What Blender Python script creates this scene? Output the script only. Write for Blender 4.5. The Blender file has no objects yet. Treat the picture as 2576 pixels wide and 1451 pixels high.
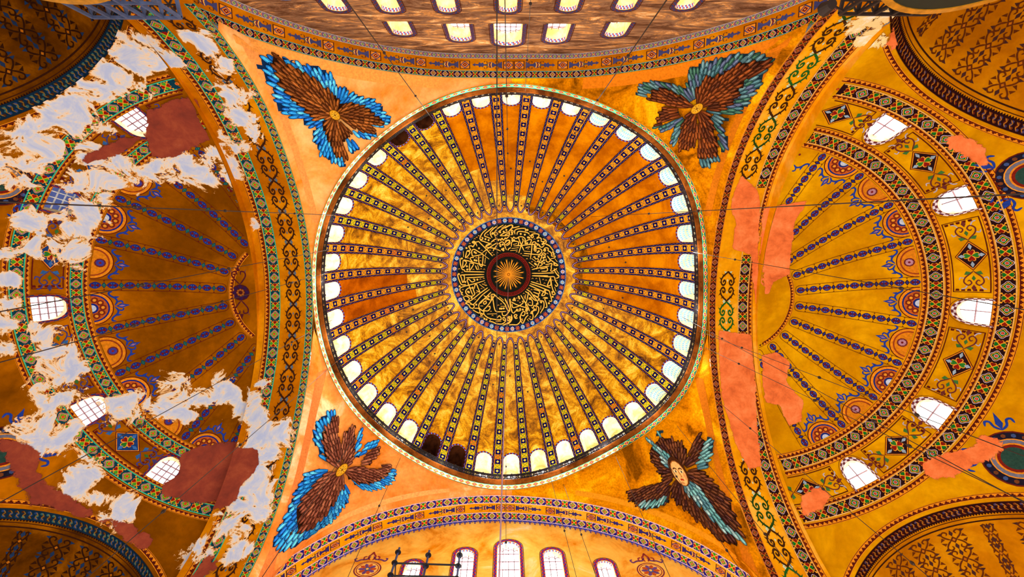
import bpy, bmesh, math, random
import numpy as np
from mathutils import Vector, Matrix
from mathutils.geometry import tessellate_polygon
random.seed(7); RNG = np.random.default_rng(7)
SC = bpy.context.scene
COL = SC.collection

# ---------------------------------------------------------------- camera: a standing visitor's, aimed almost straight up, 16.8 mm lens
cam_d = bpy.data.cameras.new('camera'); cam = bpy.data.objects.new('camera', cam_d); COL.objects.link(cam)
F_PX, ZX, ZY = 1200., 1272.-1288., 558.-725.5
_z = np.array([ZX, ZY, F_PX]); _z /= np.linalg.norm(_z)
_x = np.array([1., 0, 0]) - _z[0]*_z; _x /= np.linalg.norm(_x)
_y = np.cross(_z, _x)
right, down, fwd = (np.array([_x[i], _y[i], _z[i]]) for i in range(3))
CAM = np.array([-.47, -5.75, 0.])
cam.matrix_world = Matrix(((right[0], -down[0], -fwd[0], CAM[0]), (right[1], -down[1], -fwd[1], CAM[1]), (right[2], -down[2], -fwd[2], CAM[2]), (0, 0, 0, 1)))
cam_d.sensor_fit = 'HORIZONTAL'; cam_d.sensor_width = 36.; cam_d.lens = F_PX*36/2576; cam_d.clip_start = .05; cam_d.clip_end = 500
SC.camera = cam

# ---------------------------------------------------------------- daylight outside, exposure
w = bpy.data.worlds.new('world'); SC.world = w; w.use_nodes = True
bg = w.node_tree.nodes['Background']; bg.inputs[0].default_value = (.92, .95, 1., 1); bg.inputs[1].default_value = .15
SC.view_settings.view_transform = 'Standard'; SC.view_settings.look = 'None'; SC.view_settings.gamma = 1; SC.view_settings.use_curve_mapping = False
SC.view_settings.exposure = 0.0
PANE, LAMP, LAMP_W, LAMP_E, DOME_FILL = 4.5, 1600., .45, .6, 380.
# ---------------------------------------------------------------- the vault surfaces, in metres (x right, y down the nave's width, z up)
XW, XE, YN, YS = -14.95, 14.97, -15.78, 15.97          # the four great-arch planes
ARCH = {'W': [18.19,23.14,25.98,27.82,29.22,30.32,31.2,31.95,32.6,33.2,33.75,34.23,34.64,34.98,35.24,35.44,35.58,35.67,35.7,35.68,35.6,35.47,35.29,35.06,34.79,34.47,34.08,33.64,33.14,32.57,31.94,31.27,30.54,29.72,28.73,27.46,25.76,23.11,18.35,14.95,11.55], 'E': [18.31,23.52,26.1,27.89,29.31,30.46,31.42,32.23,32.93,33.51,33.98,34.36,34.67,34.93,35.15,35.34,35.49,35.6,35.66,35.68,35.65,35.57,35.46,35.31,35.13,34.91,34.64,34.31,33.91,33.45,32.93,32.36,31.72,30.99,30.13,29.08,27.79,26.19,24.04,19.38,15.98], 'N': [18.83,24.06,26.47,28.18,29.49,30.57,31.48,32.24,32.89,33.44,33.91,34.32,34.67,34.96,35.18,35.31,35.34,35.34,35.37,35.4,35.4,35.38,35.34,35.33,35.35,35.28,35.08,34.8,34.46,34.06,33.59,33.05,32.43,31.7,30.87,29.94,28.87,27.59,25.93,23.47,18.16], 'S': [24.25,26.23,27.77,29.08,30.24,31.26,32.11,32.81,33.38,33.85,34.24,34.58,34.87,35.12,35.32,35.48,35.59,35.66,35.69,35.68,35.63,35.55,35.43,35.29,35.11,34.91,34.68,34.4,34.07,33.67,33.22,32.69,32.1,31.44,30.66,29.74,28.62,27.24,25.5,23.03,17.67]}   # heights of each arch edge, at 41 stations
ATT = np.linspace(-17, 17, 41)
def arch_z(k, t):
    return np.interp(t, ATT, ARCH[k])
def rim_k(th):
    return 1 - 0.0072*np.cos(2*th) + RIMC[0]*np.cos(th) + RIMC[1]*np.sin(th) + RIMC[2]*np.cos(3*th) + RIMC[3]*np.sin(3*th) + RIMC[4]*np.cos(4*th) + RIMC[5]*np.sin(4*th) + RIMC[6]*np.sin(2*th) + RIMC[7]*np.cos(5*th) + RIMC[8]*np.sin(5*th) + RIMC[9]*np.cos(6*th) + RIMC[10]*np.sin(6*th)
RIMC = [0.00435, -0.00901, -0.00115, -0.0037, -0.00602, 0.00596, -0.00814, -0.00733, 0.00676, -0.0107, 0.00319]
RIM_R, RIM_Z = 15.36, 35.82                            # foot of the cornice
DZ0, DR = 36.5, 16.0                                   # main dome: centre height and radius
def dome_f(q):                                         # (angle, nominal radius) -> xyz
    th, r = q[:, 0], q[:, 1]
    k = 1 + (rim_k(th) - 1)*np.clip(r/15.2, 0, 1.1)**2
    z = DZ0 + np.sqrt(np.maximum(DR*DR - r*r, 0))
    return np.c_[r*k*np.cos(th), r*k*np.sin(th), z]
def drum_f(q):                                         # (angle, height) on the dome near its foot
    r = np.sqrt(np.maximum(DR*DR - (q[:, 1]-DZ0)**2, 0))
    return dome_f(np.c_[q[:, 0], r])
def pend_z(x, y):
    """spherical triangle: the squared sphere radius is eased between the rim and the two arch edges"""
    th = np.arctan2(y, x); r = np.hypot(x, y); zp = 18.2
    X = np.where(x < 0, XW, XE); Y = np.where(y < 0, YN, YS); r0 = RIM_R*rim_k(th)
    zx = np.where(x < 0, arch_z('W', y), arch_z('E', y)); zy = np.where(y < 0, arch_z('N', x), arch_z('S', x))
    S = [np.maximum(zx-zp, 2.)**2+X*X+y*y, np.maximum(zy-zp, 2.)**2+x*x+Y*Y, (RIM_Z-zp)**2+r0*r0]
    W = [1/((np.abs(X)-np.abs(x))**2+.003), 1/((np.abs(Y)-np.abs(y))**2+.003), 1/((r-r0)**2+.003)]
    q = sum(a*b for a, b in zip(S, W))/sum(W)
    return zp + np.sqrt(np.maximum(q-x*x-y*y, .5))
def pend_f(q):                                         # plan -> xyz
    return np.c_[q[:, 0], q[:, 1], pend_z(q[:, 0], q[:, 1])]
SEMI = {'W': (np.array([-16.5, -.4, 18.5]), 16.9, -1.), 'E': (np.array([17., 0., 18.5]), 16.82, 1.)}
def semi_f(k):                                         # (azimuth in degrees off the nave axis, plan radius) -> xyz
    c, R, sg = SEMI[k]
    def f(q):
        a, r = np.radians(q[:, 0]), q[:, 1]
        return np.c_[c[0]+sg*r*np.cos(a), c[1]+r*np.sin(a), c[2]+np.sqrt(np.maximum(R*R-r*r, 0))]
    return f
def semi_xy(k):                                        # plan -> xyz
    c, R, sg = SEMI[k]
    return lambda q: np.c_[q[:, 0], q[:, 1], c[2]+np.sqrt(np.maximum(R*R-(q[:, 0]-c[0])**2-(q[:, 1]-c[1])**2, 0))]
def soff_f(k):                                         # (station along the arch, depth from its face) -> xyz
    def f(q):
        t, d = q[:, 0], q[:, 1]; z = arch_z(k, t)
        return {'W': lambda: np.c_[XW-d, t, z], 'E': lambda: np.c_[XE+d, t, z], 'N': lambda: np.c_[t, YN-d, z], 'S': lambda: np.c_[t, YS+d, z]}[k]()
    return f
DEPTH = {'W': 4.05, 'E': 3.6, 'N': 1.62, 'S': 2.15}
_EX = {'NW': ((-23.7, -12.96, 19.2), (-.86, .51), (-.51, -.86), 7.95), 'SW': ((-24.3, 12.35, 19.), (-.85, -.52), (-.52, .85), 7.5),
        'NE': ((23.8, -12.5, 18.6), (.87, .49), (.49, -.87), 8.75), 'SE': ((24.3, 12.65, 19.), (.87, -.5), (.5, .87), 7.85)}
EXED = {}
for _e, (_c, _d, _n, _r) in _EX.items():               # each conch opening is the circle that its vertical plane cuts from the half dome
    _cs, _R, _ = SEMI[_e[1]]; _n = np.array([_n[0], _n[1], 0.])/np.hypot(*_n); _t = (np.array(_c)-_cs) @ _n
    EXED[_e] = (tuple(_cs+_n*_t), (_n[1], -_n[0]), (_n[0], _n[1]), float(np.sqrt(_R*_R-_t*_t)))
SERAPH = {
 'NW': {'c': (-12.03, -12.94, 0.37),
  'b': [[(-14.64,-14.36),(-14.46,-14.66),(-14.18,-15.18),(-14.02,-15.22),(-13.66,-15.38),(-13.22,-15.41),(-12.75,-15.43),(-12.23,-15.43),(-11.85,-15.35),(-11.6,-15.07),(-11.43,-14.73),(-10.92,-14.58),(-11.1,-14.1),(-11.76,-13.9),(-12.53,-12.52),(-13.03,-12.27),(-13.57,-11.79),(-13.75,-11.97),(-13.71,-12.21),(-14.13,-12.28),(-14.6,-12.52),(-14.51,-13.2),(-14.43,-13.68),(-14.57,-13.9),(-14.42,-14.17),(-14.64,-14.31)],
    [(-11.44,-13.96),(-10.88,-14.39),(-10.23,-14.32),(-9.71,-14.26),(-9.03,-13.93),(-9.03,-13.62),(-8.63,-13.16),(-8.65,-12.8),(-9.09,-12.48),(-9.83,-12.55),(-10.76,-13.3)],
    [(-12.86,-12.38),(-13.46,-11.69),(-13.55,-11.2),(-13.44,-10.64),(-13.33,-10.2),(-12.86,-9.87),(-12.33,-9.57),(-11.98,-9.75),(-12.2,-10.61),(-12.48,-11.49),(-12.7,-12.16)],
    [(-11.18,-12.1),(-10.92,-11.67),(-10.4,-11.53),(-9.67,-11.92),(-9.72,-12.15),(-10.49,-12.03)],
    [(-11.64,-11.6),(-11.83,-10.74),(-11.61,-10.51),(-10.68,-11.08),(-10.55,-11.28),(-11.19,-11.27)]],
  'w': [[(-14.07,-15.11),(-13.97,-15.47),(-13.7,-15.43),(-13.69,-15.04),(-13.24,-15.09),(-12.75,-14.93),(-12.29,-14.68),(-11.84,-14.21),(-11.5,-14.03),(-11.57,-13.35),(-12.03,-12.94),(-12.76,-12.48),(-13.25,-12.47),(-13.56,-12.95),(-13.85,-13.17),(-13.89,-13.58),(-14.08,-13.92),(-14.04,-14.19),(-14.1,-14.61)],
    [(-12.03,-12.94),(-11.57,-13.73),(-10.81,-13.89),(-10.07,-13.69),(-9.42,-13.27),(-9.02,-12.85),(-9.11,-12.62),(-10.01,-12.58),(-9.53,-12.17),(-10.31,-12),(-11.14,-12.28),(-11.58,-12.58)],
    [(-12.47,-12.79),(-12.88,-12.29),(-12.86,-11.53),(-12.76,-11.01),(-12.66,-10.37),(-11.98,-9.99),(-11.8,-10.64),(-11.9,-11.2),(-11.31,-11.9),(-11.47,-12.33),(-12.06,-12.6)],
    [(-11.36,-12.08),(-11.22,-11.55),(-10.48,-11.38),(-11.01,-11.24),(-11.37,-11.62)]],
  't': [],
 },
 'NE': {'c': (12.39, -13.33, 0.36),
  'b': [[(11.15,-15.3),(11.15,-15.52),(11.58,-15.63),(12.31,-15.66),(13.05,-15.65),(13.76,-15.52),(14.24,-15.26),(14.58,-14.87),(14.76,-14.48),(14.47,-14.53),(14.75,-13.85),(14.7,-13.28),(14.65,-12.74),(14.31,-12.51),(13.77,-12.63),(13.29,-12.89),(12.59,-13.74),(11.8,-14.13),(11.45,-14.5)],
    [(8.61,-14.17),(8.51,-14.61),(8.57,-15.1),(9.08,-15.23),(9.97,-15.14),(10.74,-14.79),(11.51,-14.57),(12.09,-14.15),(11.97,-13.87),(11.18,-14.17),(10.36,-14.69),(9.48,-14.74)],
    [(10.18,-12.5),(10.79,-12.16),(11.39,-12.46),(11.54,-13.3),(11.26,-13.43),(11.28,-12.83)],
    [(11.48,-11.42),(11.88,-10.83),(11.93,-11.75),(11.7,-12.95),(11.43,-12.9),(11.42,-12)],
    [(13.36,-9.62),(13.91,-9.5),(14.43,-9.97),(14.6,-10.87),(14.23,-11.63),(13.81,-12.13),(14.27,-12.28),(13.29,-12.89),(13.32,-12.4),(14.03,-11.41),(14.28,-10.28),(13.53,-10.2)]],
  'w': [[(11.93,-14.41),(12.17,-14.94),(12.84,-14.92),(13.47,-15.14),(14.26,-14.98),(14.65,-14.68),(14.52,-14.51),(14.09,-14.31),(14.07,-13.72),(14.06,-13.16),(13.78,-12.93),(13.29,-12.89),(12.65,-13.58),(12.1,-13.92)],
    [(9.14,-13.99),(9.46,-14.5),(9.55,-14.81),(10.15,-14.84),(10.84,-14.46),(11.54,-14.03),(11.98,-13.63),(11.58,-13.42),(10.74,-13.76),(9.76,-14.09)],
    [(10.16,-12.59),(10.23,-13.4),(10.57,-13.74),(11.29,-13.59),(11.4,-12.99),(11.01,-12.87)],
    [(12.1,-10.66),(11.91,-12.13),(11.82,-13.18),(12.23,-13.1),(12.78,-12.34),(13.12,-11.58),(13.01,-11.04)],
    [(13.24,-10.14),(13.16,-11.57),(12.62,-12.62),(12.79,-13.16),(13.25,-12.82),(13.71,-11.82),(14.17,-10.94),(14.28,-10.28),(13.69,-10.13)]],
  't': [],
 },
 'SW': {'c': (-12.60, 12.23, 0.38),
  'b': [[(-14.66,13.61),(-14.71,13.2),(-14.61,12.71),(-14.55,12.07),(-14.45,11.68),(-14.28,11.22),(-13.62,11.33),(-13.15,12.3),(-12.19,13.37),(-11.87,14.05),(-12.06,14.72),(-12.45,15.13),(-13,15.49),(-13.63,15.27),(-13.89,14.86),(-14.12,14.45),(-14.31,14.07),(-14.44,13.77)],
    [(-13.6,11.08),(-14.08,10),(-14.36,9.12),(-14.25,8.51),(-13.88,8.3),(-13.42,8.42),(-13.48,8.87),(-13.95,9.14),(-13.71,10.08),(-13.49,10.89)],
    [(-11.75,12.24),(-11.95,11.02),(-11.95,10.25),(-11.7,9.96),(-11.63,10.9),(-11.61,11.77),(-11.62,12.39)],
    [(-11.64,12.28),(-11.43,11.51),(-11.01,11.12),(-10.31,11.28),(-10.59,11.57),(-11.17,11.69)],
    [(-12.1,13.32),(-11.48,13.79),(-10.81,14.49),(-9.85,14.56),(-9.02,14.21),(-9.02,13.1),(-9.27,13.16),(-9.74,13.91),(-10.82,13.96),(-11.82,13.26)]],
  'w': [[(-14.21,12.87),(-14.1,12.3),(-13.75,12.09),(-13.4,11.77),(-12.74,12.4),(-12.11,13.2),(-12.44,13.52),(-12.73,13.93),(-13.1,14.51),(-13.62,14.42),(-13.98,13.84),(-14.01,13.46)],
    [(-13.39,11.41),(-13.87,9.96),(-13.99,9.3),(-13.72,8.82),(-13.21,8.91),(-13.28,9.5),(-13.07,10.41),(-12.62,11.14),(-12.66,11.89),(-12.8,12.09)],
    [(-12.84,10.92),(-12.91,10.1),(-12.14,9.67),(-12.14,10.52),(-11.93,11.44),(-12.06,12.21),(-12.45,12.1)],
    [(-11.53,12.33),(-11.04,11.84),(-10.21,11.65),(-10.38,12.23),(-10.91,12.75)],
    [(-12.33,12.26),(-11.61,12.5),(-10.4,13.13),(-9.3,12.93),(-9.5,13.59),(-10.35,14),(-11.49,13.66),(-12.23,12.92)]],
  't': [],
 },
 'SE': {'c': (12.40, 12.67, 0.39),
  'b': [],
  'w': [[(10.64,12.15),(10.98,11.41),(11.69,10.87),(12.41,10.67),(13.07,10.87),(13.21,11.32),(13.01,11.91),(12.44,12.28),(12.13,12.53),(11.92,13.11),(11.21,13.54),(10.99,13.07),(10.65,12.7)],
    [(13.15,11.6),(13.39,10.81),(13.98,9.67),(14.2,10.04),(14.09,10.62),(13.74,11.31),(13.35,11.75),(12.88,12.13)],
    [(8.51,14.76),(9.79,14.36),(11.09,13.67),(11.71,13.27),(11.47,14.24),(11.59,14.63),(10.65,15.26),(9.62,15.51),(8.92,15.35)],
    [(11.52,13.87),(11.9,13.25),(12.49,13.2),(12.65,13.62),(13.21,14.07),(13.77,14.29),(14.16,14.39),(14.55,14.48),(13.8,15.29),(13.22,15.07),(12.47,14.81),(12.02,14.62),(11.61,14.45)],
    [(12.8,12.49),(13.31,11.93),(13.9,11.86),(14.29,12.26),(14.62,12.71),(14.64,13.36),(14.72,14),(14.67,14.26),(14.22,14.15),(13.74,13.9),(13.22,13.29),(12.76,13.08)],
    [(14.03,14.97),(14.37,14.64),(14.32,14.88),(14.09,15.53)]],
  't': [[(10.38,11.04),(11.01,11.21),(11.1,11.29),(11.45,11.68),(12.44,11.86),(12.04,12.09),(11.74,12.66),(11.47,12.57),(11.29,12),(10.85,11.54)],
    [(11.01,11.21),(11.55,10.51),(11.99,10.31),(11.92,10.72),(11.36,11.04)],
    [(14.2,10.04),(14.24,9.39),(14.48,9.63),(14.62,9.93),(14.34,10.84),(14.12,11.51),(13.86,11.89),(13.43,11.71),(13.86,11.08)],
    [(9.02,15.42),(10.42,14.96),(11.45,14.34),(11.59,14.63),(10.55,15.29),(9.61,15.56)],
    [(12.31,13.54),(13.15,12.64),(13.36,12.99),(13.61,13.35),(13.88,13.79),(14.24,14.08),(14.73,14.09),(14.65,14.32),(14.15,14.47),(13.66,14.32),(13.22,13.98),(12.7,13.75)]],
 },
}
SCRIPT = [[(-2.46,-5.01),(-2.97,-4.58),(-3.24,-4.07),(-3.2,-3.89),(-2.99,-3.92),(-2.93,-4.07),(-3.09,-4.11)],
 [(-3.24,-3.81),(-2.7,-3.62),(-1.97,-3.36)],
 [(-1.8,-5.23),(-2.24,-4.87),(-2.68,-4.51),(-2.73,-4.25),(-2.47,-4.14),(-2.08,-3.97)],
 [(-1.33,-5.34),(-1.73,-5.08),(-2.1,-4.69),(-2.11,-4.43),(-1.93,-4.06)],
 [(-0.71,-5.44),(-1.3,-5.08),(-1.67,-4.65),(-1.71,-4.43),(-1.52,-4.35),(-1.34,-4.46),(-1.41,-4.61),(-1.59,-4.57)],
 [(-0.42,-5.41),(-0.93,-5.08)],
 [(-1.15,-4.79),(-1.01,-4.68),(-1.08,-4.61),(-1.21,-4.72),(-1.08,-4.83),(-0.57,-5.16),(0.01,-5.41),(0.23,-5.37),(0.2,-5.08),(-0.13,-4.72)],
 [(-1.71,-4.43),(-1.53,-4.02)],
 [(-1.09,-4.28),(-0.57,-4.28),(-0.06,-4.32)],
 [(-1.08,-4.32),(-0.57,-4.61),(-0.13,-4.68),(-0.06,-4.5),(-0.06,-4.32)],
 [(-1.35,-3.76),(-1.09,-3.91),(-1.01,-3.76),(-0.87,-4.02),(-0.72,-3.8),(-0.5,-4.06),(-0.43,-3.95),(-0.06,-4.24)],
 [(-2.08,-3.55),(-1.67,-3.88),(-1.31,-3.91),(-1.24,-3.69)],
 [(-3.01,-2.44),(-2.2,-3.03),(-1.46,-3.47),(-1.39,-3.32),(-1.76,-2.8),(-1.84,-2.61)],
 [(-2.63,-3.25),(-2.34,-3.36),(-2.19,-3.47),(-2.16,-3.36),(-2.64,-3.14),(-2.49,-3.03),(-1.76,-2.91),(-1.02,-2.61)],
 [(-1.17,-3.24),(-1.02,-3.09),(-1.02,-3.32),(-1.2,-3.43),(-0.87,-3.61),(-0.65,-3.47),(-0.57,-3.17),(-0.39,-2.72)],
 [(-0.57,-3.47),(-0.28,-3.76),(-0.02,-3.69),(-0.06,-3.39),(-0.35,-3.2)],
 [(-3.42,-3.7),(-3.07,-3.33),(-2.64,-2.88),(-1.91,-2.05)],
 [(-4.11,-3.64),(-3.93,-3.49),(-3.79,-3.63),(-3.93,-3.71),(-4.07,-3.56),(-3.72,-3.6),(-3.35,-3.7)],
 [(-3.58,-3.15),(-3.72,-3.49),(-3.94,-3.19),(-4.02,-3.09),(-4.16,-3.2),(-4.44,-3.17),(-4.41,-3.02),(-4.28,-2.76),(-4.67,-2.69)],
 [(-4.67,-2.65),(-4.83,-1.92),(-4.47,-2.24),(-4.35,-2.54),(-4.67,-2.65)],
 [(-5.03,-2.62),(-5.04,-2)],
 [(-2.94,-2.29),(-3.38,-2.52),(-3.88,-2.82),(-4.13,-2.68),(-4.14,-2.31),(-3.97,-2.08),(-3.02,-2.25)],
 [(-3.02,-2.29),(-2.29,-1.72)],
 [(-2.94,-2.22),(-2.99,-1.47),(-3.11,-0.91),(-3.4,-1.18)],
 [(-2.57,-2.51),(-2.72,-2.14)],
 [(-3.42,-2.07),(-3.43,-1.48),(-3.32,-1.17)],
 [(-2.69,-1.88),(-2.77,-1.24)],
 [(-5.05,-1.7),(-4.41,-1.53),(-3.62,-1.26),(-2.66,-1.01)],
 [(-5.09,-1.66),(-5.14,-0.85),(-4.74,-1.39),(-5.05,-1.66)],
 [(-3.93,-1.9),(-4.19,-1.94),(-4.33,-1.79),(-4.09,-1.45)],
 [(-4.41,-1.35),(-4.05,-1.27),(-4.02,-1.11),(-4.43,-0.53),(-4.41,-1.31)],
 [(-5.4,-1.89),(-5.38,-1.23),(-5.21,-0.67),(-4.97,-0.62)],
 [(-4.97,-0.58),(-4.93,-0.43),(-4.36,-0.38),(-2.82,-0.3)],
 [(-3.8,-1.04),(-3.63,-0.62),(-3.55,-0.65)],
 [(-3.55,-1.1),(-3.41,-0.54)],
 [(-5.37,-0.04),(-4.72,-0.05),(-2.86,-0.02)],
 [(-0.56,-5.08),(-0.27,-5.26),(0.1,-5.43),(0.28,-5.37),(0.24,-5.16),(-0.12,-4.79)],
 [(0.25,-5.12),(0.61,-5.19),(1.01,-5.29)],
 [(0.54,-4.43),(0.5,-4.79),(0.68,-4.97),(1.19,-5.07),(1.7,-5.07)],
 [(0.76,-4.39),(0.8,-4.65),(1.05,-4.76),(1.63,-4.68),(1.96,-4.57),(2.08,-4.43)],
 [(0.07,-4.35),(0.25,-4.5),(0.32,-4.79),(0.17,-4.86),(0.14,-4.68),(0.32,-4.35)],
 [(2.07,-4.72),(2.72,-4.65)],
 [(2.08,-4.32),(2.22,-4.28),(2.37,-4.06),(2.52,-4.14),(2.44,-4.36),(2.3,-4.25),(2.37,-4.43),(2.73,-4.5),(3.09,-4.4),(3.06,-4.18),(2.88,-3.99),(3.17,-4.07),(3.36,-3.92),(3.32,-3.7)],
 [(3.32,-3.7),(3.54,-3.63),(3.83,-3.78),(3.53,-3.96)],
 [(3.83,-3.78),(3.9,-3.63),(3.77,-3.41),(3.62,-3.37)],
 [(3.84,-3.37),(4.27,-3.16),(4.68,-2.65)],
 [(3.91,-3.41),(4.31,-3.19)],
 [(0.07,-4.13),(0.25,-3.95),(0.4,-4.13),(0.54,-4.02),(0.76,-4.02),(1.02,-4.17),(1.42,-4.13),(1.65,-3.91),(1.61,-3.62),(2.01,-3.84),(2.31,-3.84),(2.24,-3.54),(2.09,-3.32)],
 [(0.14,-3.09),(0.18,-3.54),(0.4,-3.69),(0.91,-3.61),(0.92,-3.35),(0.84,-3.17)],
 [(-0.56,-3.91),(-0.12,-4.17)],
 [(-0.56,-4.35),(-0.27,-4.5),(-0.01,-4.5)],
 [(-0.56,-3.69),(-0.27,-3.8),(-0.04,-3.76),(-0.12,-3.54),(-0.56,-3.24)],
 [(0.91,-4.13),(1.06,-3.69),(1.29,-3.17),(1.51,-2.68)],
 [(1.32,-3.98),(1.43,-3.76),(1.21,-3.17),(0.96,-2.38)],
 [(0.4,-3.17),(1.14,-3.21),(2.02,-3.31),(2.68,-3.36),(2.82,-3.47),(2.67,-3.62),(2.46,-3.55),(2.39,-3.32),(2.36,-2.65),(2.23,-1.71)],
 [(2.79,-3.36),(3.04,-3.4),(2.97,-3.25),(3.19,-3.29),(3.23,-3.11),(3.49,-3.04),(3.7,-3.26)],
 [(2.58,-2.73),(2.77,-2.58),(2.84,-2.77),(2.62,-2.8),(2.69,-2.92),(3.2,-2.88),(3.46,-2.66),(3.35,-2.36),(3.07,-2.21)],
 [(3.6,-2.7),(3.79,-2.59),(3.85,-2.78),(3.67,-2.74),(3.78,-2.93),(3.99,-2.97),(4.14,-2.86),(4.11,-2.67),(4.36,-2.53),(4.51,-2.31),(4.52,-2.09),(4.87,-2.09),(4.84,-1.91),(4.45,-1.79)],
 [(1.52,-2.35),(2.26,-2.28),(2.99,-2.21),(3.43,-2.14)],
 [(3.47,-2.29),(3.64,-2.41),(3.86,-2.3),(3.79,-2.15),(3.5,-2.22),(3.44,-1.92),(3.22,-1.39),(2.9,-0.6)],
 [(2.52,-1.91),(2.7,-1.98),(2.78,-1.76),(3.07,-1.76),(3.08,-1.54),(2.93,-1.39)],
 [(3.08,-1.46),(3.52,-1.25),(3.48,-1.09),(3.23,-0.94)],
 [(3.95,-1.78),(3.95,-1.55),(4.17,-1.41),(4.38,-1.56),(4.31,-1.78)],
 [(4.05,-2.11),(4.31,-1.78),(4.67,-1.49),(5.11,-1.21),(5.18,-1.06),(4.75,-1.09)],
 [(4.88,-1.8),(5.14,-1.47)],
 [(3.89,-1.14),(4.18,-1.18),(4.53,-1.27),(4.57,-1.12),(4.47,-0.89)],
 [(2.42,-0.55),(3.31,-0.79),(4.32,-1)],
 [(4.47,-1.04),(4.54,-0.74),(4.47,-0.52),(4.62,-0.41),(5.05,-0.69),(5.12,-0.76)],
 [(3.31,-0.64),(3.75,-0.72),(4.04,-0.81),(4.11,-0.66),(4.04,-0.43),(3.46,-0.38)],
 [(2.42,-0.14),(3.31,-0.15),(4.19,-0.21),(4.84,-0.25)],
 [(4.83,-0.75),(4.94,-0.38),(5.31,0.12)],
 [(5.05,-0.61),(5.34,-0.17)],
 [(2.43,0.13),(3.31,0.12),(4.19,0.09)],
 [(2.08,-1.37),(2.75,-0.86)],
 [(2.37,-1.79),(2.86,-1.42)],
 [(1.37,-2.12),(2.11,-2.05)],
 [(1.51,-2.61),(2.22,-2.54)],
 [(1.7,-2.91),(1.88,-3.02),(2.21,-3.06)],
 [(0.03,-2.64),(0.85,-2.72)],
 [(0.18,-2.87),(0.96,-2.98)],
 [(-0.23,-2.68),(-0.12,-2.87),(0.1,-2.98)],
 [(0.33,-3.32),(0.77,-3.43)],
 [(-0.41,-3.17),(0.03,-3.46)],
 [(-5.72,-0.12),(-5.59,0.4),(-5.31,1),(-4.84,1.03)],
 [(-5.44,-0.07),(-5.3,0.34),(-5.16,0.79),(-4.98,0.35),(-5.08,-0.02),(-5.37,-0.03)],
 [(-4.83,0.28),(-4,0.28),(-2.86,0.23)],
 [(-4.69,0.55),(-4.62,0.44),(-4.44,0.52),(-4.22,0.75),(-3.93,0.69),(-3.89,0.5),(-4.08,0.46)],
 [(-4.73,0.51),(-4.52,1.11),(-4.3,1.71),(-4.12,2.17)],
 [(-2.79,0.65),(-3.71,0.92),(-4.59,1.11),(-5.24,1.27),(-5.49,1.47),(-5.38,1.81),(-5.21,1.86),(-5.31,2.03),(-5.1,2.19)],
 [(-4.15,1.28),(-4.08,1.43),(-4.52,1.41),(-4.81,1.62),(-4.85,1.91),(-4.59,2.22),(-4.16,2.31),(-3.9,2.1),(-4.01,1.73),(-4.15,1.28)],
 [(-3.94,1.54),(-3.86,1.14),(-3.68,1.07),(-3.53,1.45),(-3.35,1.9),(-3.72,1.7)],
 [(-3.38,1.04),(-2.83,1.5)],
 [(-3.09,1.01),(-2.61,1.21)],
 [(-2.46,1.44),(-3.28,2.01),(-4.16,2.68),(-4.74,2.98)],
 [(-2.27,1.63),(-3.13,2.28),(-4.01,3.2),(-4.38,3.03),(-4.7,2.94),(-4.81,3.05)],
 [(-2.09,1.93),(-2.76,2.58),(-3.28,3.15)],
 [(-5.13,2.3),(-4.99,2.64),(-4.74,2.83),(-4.49,2.66),(-4.52,2.48),(-4.81,2.28),(-5.03,2.34)],
 [(-4.74,3.09),(-4.48,3.32),(-4.37,3.54),(-4.08,3.63),(-3.94,3.42),(-4.08,3.23),(-4.41,3.18)],
 [(-4.12,3.77),(-3.71,4.04),(-3.35,4.17),(-3.35,3.88),(-3.5,3.66),(-3.94,3.64)],
 [(-3.35,4.17),(-3.05,4.25),(-3.05,4.4),(-3.23,4.42),(-3.2,4.25)],
 [(-2.2,2.82),(-2.76,2.66),(-3.13,2.87),(-3.42,3.22),(-3.42,3.59),(-3.13,3.89),(-2.83,4.04)],
 [(-2.91,2.28),(-2.54,2.55),(-2.2,2.82)],
 [(-2.76,2.88),(-2.61,3.1),(-2.83,3.24),(-2.94,3.09),(-2.76,2.88)],
 [(-3.28,3.41),(-2.98,3.42)],
 [(-2.98,3.89),(-2.53,3.47),(-2.09,2.82),(-2.12,2.23)],
 [(-2.98,3.89),(-2.53,3.98),(-2.24,3.77),(-2.24,3.48),(-2.42,3.55)],
 [(-2.12,2.19),(-1.71,2.24),(-2.09,2.9)],
 [(-1.98,2.31),(-1.86,2.98),(-1.75,3.64),(-1.56,4.04),(-1.04,4.09),(-0.44,4.06)],
 [(-1.79,2.16),(-1.41,2.54),(-0.89,2.95),(-0.44,3.44)],
 [(-1.19,2.47),(-0.7,2.88)],
 [(-2.87,3.97),(-2.9,4.26),(-2.61,4.59),(-2.09,4.82),(-1.11,4.95),(-1,4.74),(-1.19,4.52),(-1.41,4.73)],
 [(-2.53,4.31),(-1.49,4.3)],
 [(-2.31,5.07),(-1.94,5.15),(-1.49,5.34),(-0.89,5.38),(-0.52,5.1),(-0.59,4.75),(-0.78,4.74),(-0.74,4.96),(-0.52,5.03)],
 [(-2.27,5.03),(-2.08,4.86)],
 [(-0.89,4.16),(-0.82,4.45),(-0.59,4.53),(-0.29,4.31),(-0.06,3.88),(-0.29,3.22),(-0.59,2.62)],
 [(-0.06,2.7),(0.05,3.51),(0.24,4.1)],
 [(-0.37,4.75),(-0.07,4.75),(-0.14,5.04),(-0.37,4.89)],
 [(-0.82,5.53),(-0.29,5.32),(0.08,4.96),(0.16,4.53)],
 [(-1.04,3.51),(-0.55,3.51)],
 [(-1.6,5.09),(-0.97,5.1)],
 [(-3.38,4.56),(-2.9,4.62)],
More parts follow.
